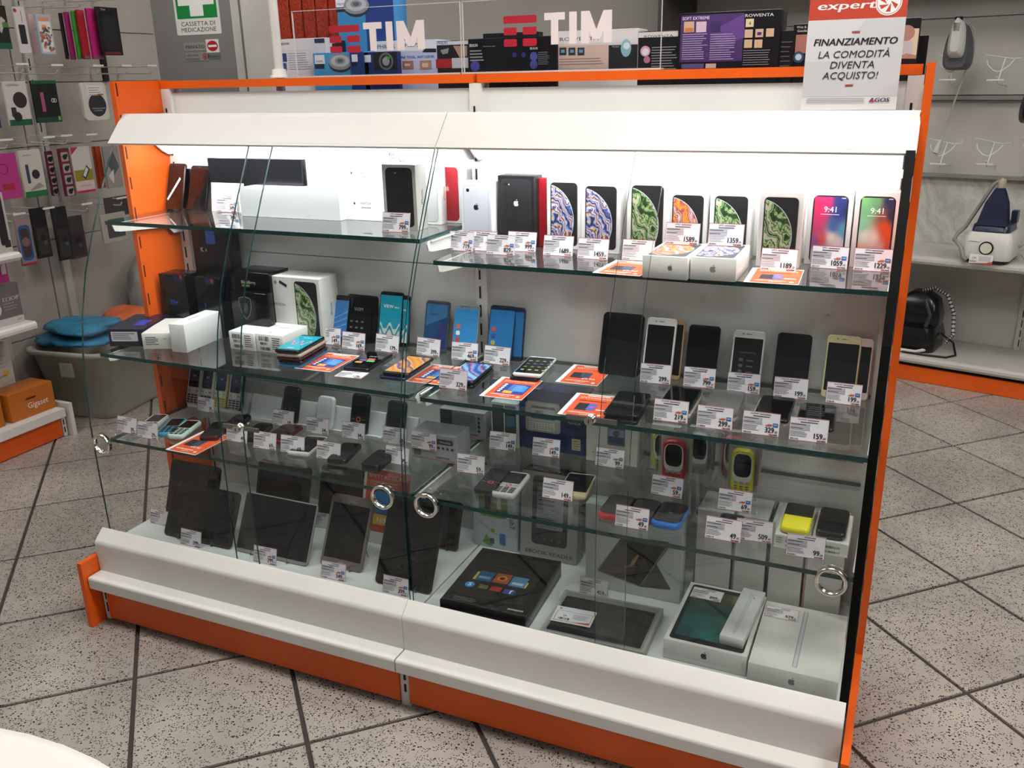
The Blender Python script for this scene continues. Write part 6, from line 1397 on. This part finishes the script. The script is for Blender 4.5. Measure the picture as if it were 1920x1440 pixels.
# ------------------------------------------------------------------ grey bin with bags on top
bc = Vector((-1.46, .90, 0))
t = thing('storage_bin', 'large grey plastic bin with rim and handle, left of the display case', 'bin', (bc.x, bc.y, 0), 8)
def rr(w, d, r, z, n=6):
    out = []
    for (x, y, a0) in ((w - r, -d + r, -90), (w - r, d - r, 0), (-w + r, d - r, 90), (-w + r, -d + r, 180)):
        for k in range(n + 1): a = R(a0 + 90 * k / n); out.append((x + r * math.cos(a), y + r * math.sin(a), z))
    return out
m = MB(); m.loft([rr(.155, .20, .06, .003), rr(.165, .21, .06, .03), rr(.205, .265, .07, .315), rr(.225, .285, .075, .318), rr(.228, .288, .078, .335), rr(.215, .275, .07, .34), rr(.195, .255, .07, .333), rr(.15, .2, .06, .02)], SPECIAL['bin_plastic']); m.build('bin_body', t)
MB().rslab(.07, .07, .012, .006, SPECIAL['bin_plastic'], cz=.215, y0=-.262).build('bin_handle', t)
def blob(name, label, c, sx, sy, sz, mtl, seed, parts=None, cat='bag'):
    random.seed(seed); th = thing(name, label, cat, c)
    m = MB(); n = 22; loops = []
    for j in range(9):
        a = -math.pi / 2 + math.pi * j / 8; l = []
        for k in range(n):
            b = 2 * math.pi * k / n; q = 1 + .13 * math.sin(3 * b + seed + j * .5) + .07 * math.sin(7 * b + j * seed)
            rx = math.copysign(abs(math.cos(a)) ** .5, 1)
            l.append((sx * rx * q * math.cos(b), sy * rx * q * math.sin(b), sz + sz * math.sin(a) * (1 + .12 * math.sin(2 * b + seed))))
        loops.append(l)
    m.loft(loops, SPECIAL[mtl]); m.build('folded_fabric', th); return th
bb = blob('blue_bag', 'folded blue bag lying lowest on the grey bin', (bc.x - .02, bc.y - .10, .341), .19, .17, .022, 'bag_blue', 1.3)
blob('blue_bag', 'flat folded blue bag on top of another one on the grey bin', (bc.x - .01, bc.y - .09, .388), .17, .15, .024, 'bag_blue', 2.3)
MB().tube([(.12, -.05, .03), (.19, -.02, .02), (.2, .06, .0), (.2, .08, -.06)], .006, SPECIAL['bag_blue'], 6).build('bag_strap', bb)
blob('shopping_bag', 'crumpled orange and grey bag behind the blue one on the bin', (bc.x + .02, bc.y + .17, .338), .14, .12, .05, 'bag_orange', 2.1)
blob('shopping_bag', 'crumpled grey plastic bag at the wall behind the bin', (-1.58, 1.40, .0), .15, .17, .33, 'bag_grey', 3.4)
blob('dark_bag', 'dark folded sack seen through the glass beside the orange panel', (-1.46, 1.30, .58), .12, .14, .05, '', 4.2) if False else None
# ------------------------------------------------------------------ wall unit behind, on the right
A0 = Vector((2.046, 2.585, 0)); ANG = -14.2
ru = thing('iron_shelf_unit', 'white wall unit with orange kick board behind the display case', 'shelf unit', A0, ANG)
RM = wm(ru); RI = RM.inverted()
def rl(px, py, off):     # local point of the unit on the plane y = off
    return RI @ onpl(px, py, RM @ Vector((0, off, 0)), RM.to_3x3() @ Vector((0, 1, 0)))
xl, xr = -1.42, 1.5
for x0, x1 in ((xl, -.56), (-.552, .418), (.432, xr)):
    for z0, z1 in ((.13, .618), (.622, .955), (.96, 1.318), (1.345, 1.69), (1.695, 2.4)):
        MB().box(x0, x1, .40, .412, z0, z1, SPECIAL['marble' if z0 > .6 and z1 < 1 else 'unit_white']).build('back_panel', ru)
MB().box(xl, xr, .412, .43, 0, 2.4, SPECIAL['unit_white']).build('back_frame', ru)
for x in (-.556, .425):
    u = MB().box(x - .014, x + .014, .385, .415, .0, 2.4, SPECIAL['unit_white']).build('upright', ru)
    for k in range(44): MB().box(x + .003, x + .008, .3842, .3852, .15 + k * .05, .185 + k * .05, mat('1A1A1A', .8)).build('slot', u)
MB().prism([(0.0, .128), (-.008, .12), (-.010, .108), (-.004, .096), (.39, .096), (.39, .132), (.01, .132)], 'x', xl, xr, SPECIAL['unit_white']).build('bottom_shelf', ru)
MB().prism([(0.0, .62), (-.008, .612), (-.010, .600), (-.004, .588), (.39, .588), (.39, .624), (.01, .624)], 'x', xl, xr, SPECIAL['unit_white']).build('middle_shelf', ru)
MB().box(xl, xr, .012, .026, .002, .075, OM).build('kick_board', ru)
MB().box(xl, xr, .03, .04, .07, .1, mat('15120F', .7)).build('kick_gap', ru)
MB().box(xl, xr, .36, .40, 1.322, 1.34, mat('8A8782', .5)).build('hook_rail', ru); MB().box(xl, xr, .36, .40, .957, .972, mat('8A8782', .5)).build('hook_rail', ru)
MB().box(xl - .02, xl, .0, .43, 0, 2.4, mat('4A4744', .5)).build('side_panel', ru)
tp_ = MB().box(xl, xr, .02, .40, 1.86, 1.89, mat('4C4946', .6)).build('top_shelf', ru)
def rthing(name, label, cat, p, group=None, yaw=0): return thing(name, label, cat, RM @ p, ANG + yaw, 0, group)
# wire iron holders
WH = None
def wire_holder(px, py, label):
    global WH
    P = rl(px, py, .2); th = rthing('iron_holder', label, 'hook', P, 'wire iron holders')
    if WH is None:
        m = MB(); c = mat('D8D6D0', .3)
        m.tube([(-.055, .0, .05), (-.045, -.02, .03), (-.02, -.03, .008), (0, -.032, .0), (.02, -.03, .008), (.045, -.02, .03), (.055, .0, .05)], .0028, c, 6)
        m.tube([(-.07, .03, .075), (.05, .0, .055), (.085, .0, .058), (.07, .05, .07)], .0025, c, 6); m.tube([(.02, -.005, .06), (.015, -.03, .01), (.012, -.05, -.03)], .0025, c, 6); m.tube([(0, .195, -.06), (0, .0, -.05), (.0, -.03, -.02)], .003, c, 6)
        WH = [('wire_cradle', m.mesh('wire_cradle')), ('label_plate', MB().box(-.035, .035, -.056, -.052, -.036, -.030, c).mesh('label_plate'))]
    for n, me in WH:
        o = bpy.data.objects.new(n, me); COL.objects.link(o); o.parent = th
wire_holder(1784, 135, 'wire holder carrying the grey iron'); wire_holder(1873, 135, 'empty wire holder beside the hanging iron')
wire_holder(1765, 292, 'empty wire holder in the lower row beside the orange upright'); wire_holder(1853, 292, 'empty wire holder in the lower row, second from the orange upright'); wire_holder(1942, 292, 'empty wire holder in the lower row at the picture edge')
# hanging iron, sole toward the wall, nose up
P = rl(1790, 132, .12)
t = rthing('hanging_iron', 'grey and white steam iron hanging nose up on a wire holder', 'iron', P)
def ironloop(w, h, y, z0=0, n=26, k=1.0):
    out = []
    for i in range(n):
        a = 2 * math.pi * i / n; x = math.sin(a); z = -math.cos(a)
        x = math.copysign(abs(x) ** (.35 if z < 0 else 1.0), x)
        zz = -abs(z) ** .8 if z < 0 else z
        out.append((w * x, y, z0 + h * (.3 + (.3 if z < 0 else .7) * zz)))
    return out
m = MB(); m.loft([ironloop(.062, .21, .05), ironloop(.064, .213, .04)], mat('B8BABC', .2, .6)); m.build('sole_plate', t)
m = MB(); m.loft([ironloop(.06, .205, .04), ironloop(.058, .2, .0, .004), ironloop(.044, .18, -.02, .012)], mat('4E5054', .4)); m.build('iron_body', t)
m = MB(); m.loft([ironloop(.036, .17, -.012, .05), ironloop(.032, .165, -.05, .06), ironloop(.018, .14, -.066, .08)], mat('C6C4BE', .35)); m.build('handle', t)
MB().box(-.013, .013, -.066, -.03, .165, .20, mat('18181A', .3)).build('spray_nozzle', t); MB().tube([(0, -.04, .19), (0, -.045, .225)], .017, mat('151517', .3), 12).build('nose_cap', t)
m = MB(); m.tube([(.03, .02, .2), (.05, .05, .17), (.055, .06, .08), (.03, .05, -.03), (.0, .07, -.14), (-.01, .08, -.19), (-.03, .08, -.26), (-.035, .06, -.32)], .0045, mat('A8A49C', .5), 6); m.build('power_cord', t)
m = MB(); m.tube([(-.035, .06, -.31), (-.045, .05, -.35), (-.05, .045, -.37)], [.007, .017, .018], mat('B8B4AA', .4), 10); m.build('plug', t)
# steam station, navy and white
P = rl(1858, 484, .12); P.z = .6245; P.y = .10
t = rthing('steam_station', 'white and navy steam ironing station on the middle shelf', 'steam iron', P, yaw=0)
m = MB(); m.loft([rr(.098, .12, .03, .012), rr(.105, .125, .03, .03), rr(.10, .118, .03, .11), rr(.088, .105, .03, .135)], mat('D2D0CA', .3)); m.build('tank', t)
m = MB(); m.loft([rr(.092, .115, .03, .0), rr(.095, .118, .03, .012)], mat('1A1A1C', .4)); m.build('rubber_base', t)
m = MB(); m.loft([rr(.08, .1, .03, .136), rr(.076, .095, .03, .165), rr(.066, .085, .03, .172)], mat('1D2440', .3)); m.build('iron_rest', t)
m = MB(); m.loft([[(x * .062, -.10 + .03 * 0 + z * .05, .165 + z * .0) for x, z in ((-1, 0), (1, 0), (1, 1.6), (-1, 1.6))], [(x * .058, -.085 + z * .05, .19) for x, z in ((-1, 0), (1, 0), (1, 1.5), (-1, 1.5))], [(x * .045, -.055 + z * .05, .26) for x, z in ((-1, 0), (1, 0), (1, 1.2), (-1, 1.2))], [(x * .026, -.03 + z * .05, .305) for x, z in ((-1, 0), (1, 0), (1, .9), (-1, .9))], [(x * .016, -.02 + z * .05, .325) for x, z in ((-1, 0), (1, 0), (1, .7), (-1, .7))]], mat('141B36', .6, 0, .2), smooth=False); m.build('iron_body', t)
MB().tube([(0, -.005, .315), (.004, -.002, .35), (.008, 0, .365)], [.016, .018, .012], mat('A89E84', .3), 12).build('hose_joint', t); MB().box(.06, .085, .0, .05, .17, .225, mat('1A2240', .3)).build('reservoir_tab', t)
MB().tube([(0, -.121, .068), (0, -.128, .068)], .030, mat('17181C', .3), 22).build('dial_ring', t); MB().tube([(0, -.128, .068), (0, -.134, .068)], .024, mat('D8D6C8', .3), 22).build('dial', t)
MB().box(-.078, -.03, -.1235, -.122, .095, .104, mat('E6E6E2', .4)).build('badge', t)
m = MB(); m.tube([(.008, 0, .365), (-.03, .0, .34), (-.07, -.01, .25), (-.12, -.02, .14), (-.145, -.04, .11), (-.15, -.07, .085), (-.13, -.10, .08), (-.105, -.125, .06), (-.09, -.135, .02), (-.075, -.13, .008)], .0085, mat('8A8A88', .5), 8); m.build('steam_hose', t)
m = MB(); m.tube([(.105, .03, .06), (.15, .02, .10), (.165, .03, .07), (.13, 0, .03), (.16, -.05, .01), (.24, -.03, .006), (.36, -.05, .006)], .007, mat('9A9A96', .5), 8); m.build('power_cord', t)
P2 = RM @ Vector((P.x - .01, P.y - .155, .6245))
pc = thing('shelf_price_card', 'small white and orange price card in front of the steam station', 'price card', P2, ANG, 12); MB().box(-.048, .048, 0, .001, 0, .042, mat('DAD6D4', .4)).build('card', pc)
p = Print(pc); p.poly([(-.048, 0), (.048, 0), (.048, .014), (.02, .006)], 'B84A28'); p.rect(-.01, .012, .04, .034, 'B8B6B8'); p.text('179', -.028, .02, .012, '2A2A2C', bold=.03); p.bars(-.044, .006, -.018, .014, '3A3A3A'); p.build('printed_text', pc)
# black steam station on the bottom shelf
P = rl(1712, 662, .2); P.z = .1325; P.x = -.02; P.y = .2
t = rthing('steam_station', 'black steam ironing station with striped hose on the bottom shelf', 'steam iron', P)
m = MB(); m.loft([rr(.125, .13, .05, .0), rr(.13, .135, .05, .06), rr(.115, .12, .05, .12)], mat('101012', .25)); m.build('tank', t)
m = MB(); m.loft([[(.02 + x, y, z) for x, y, z in l] for l in (rr(.10, .07, .03, .12), rr(.105, .075, .03, .17), rr(.085, .06, .03, .25), rr(.04, .04, .02, .285))], mat('0E0E11', .2)); m.build('iron_body', t)
MB().tube([(.07, -.07, .12), (.085, -.065, .18), (.05, -.05, .25)], .012, mat('3A3A3E', .3), 8).build('iron_side', t)
m = MB()
pts = [(.02, .0, .285), (.07, .02, .30), (.13, .03, .27), (.17, .03, .18), (.185, .0, .08), (.16, -.03, .04)]
m.tube(pts, .009, mat('C9C7C2', .5), 8); h0 = m.build('striped_hose', t)
m = MB(); m.tube([(.12, -.08, .02), (.06, -.165, .012), (-.05, -.17, .012), (-.13, -.165, .012)], .009, mat('C9C7C2', .5), 8); m.build('striped_hose', t)
for a, b in zip(pts[:-1], pts[1:]):
    a, b = Vector(a), Vector(b)
    for k in range(5):
        c = a.lerp(b, (k + .5) / 5); d = (b - a).normalized() * .0035; MB().tube([c - d, c + d], .0096, mat('2A2A2A', .5), 8).build('hose_stripe', h0)
m = MB(); m.tube([(.13, .0, .08), (.17, -.02, .06), (.20, -.04, .05), (.23, -.10, .006), (.2, -.16, .006), (.1, -.175, .006), (.0, -.175, .006)], .005, mat('121214', .4), 6); m.build('power_cord', t)
# dark object at the picture edge, on the unit
P = rl(1935, 205, .15); t = rthing('hanging_iron', 'black iron cut by the picture edge above the shelf unit', 'iron', P); m = MB(); m.loft([ironloop(.05, .16, .05, -.06), ironloop(.05, .16, .0, -.06), ironloop(.03, .13, -.03, -.045)], mat('0E0E10', .3)); m.build('iron_body', t); MB().tube([(0, -.03, -.02), (0, -.05, .03), (0, -.03, .08)], .012, mat('141416', .3), 8).build('handle', t)
# white round counter in the near corner
t = thing('counter_table', 'white rounded counter top cut by the lower picture corner', 'table', (1.355, -2.075, 0))
c0 = onz(0, 1372, .9); c1 = onz(190, 1440, .9)
m = MB(); m.lathe([(.02, .868), (.422, .868), (.435, .872), (.44, .884), (.435, .896), (.422, .9), (.02, .9)], WM, 64); m.build('table_top', t)
MB().lathe([(.18, 0), (.18, .01), (.03, .03), (.025, .86)], mat('8A8A8A', .3, .8), 24).build('table_leg', t)
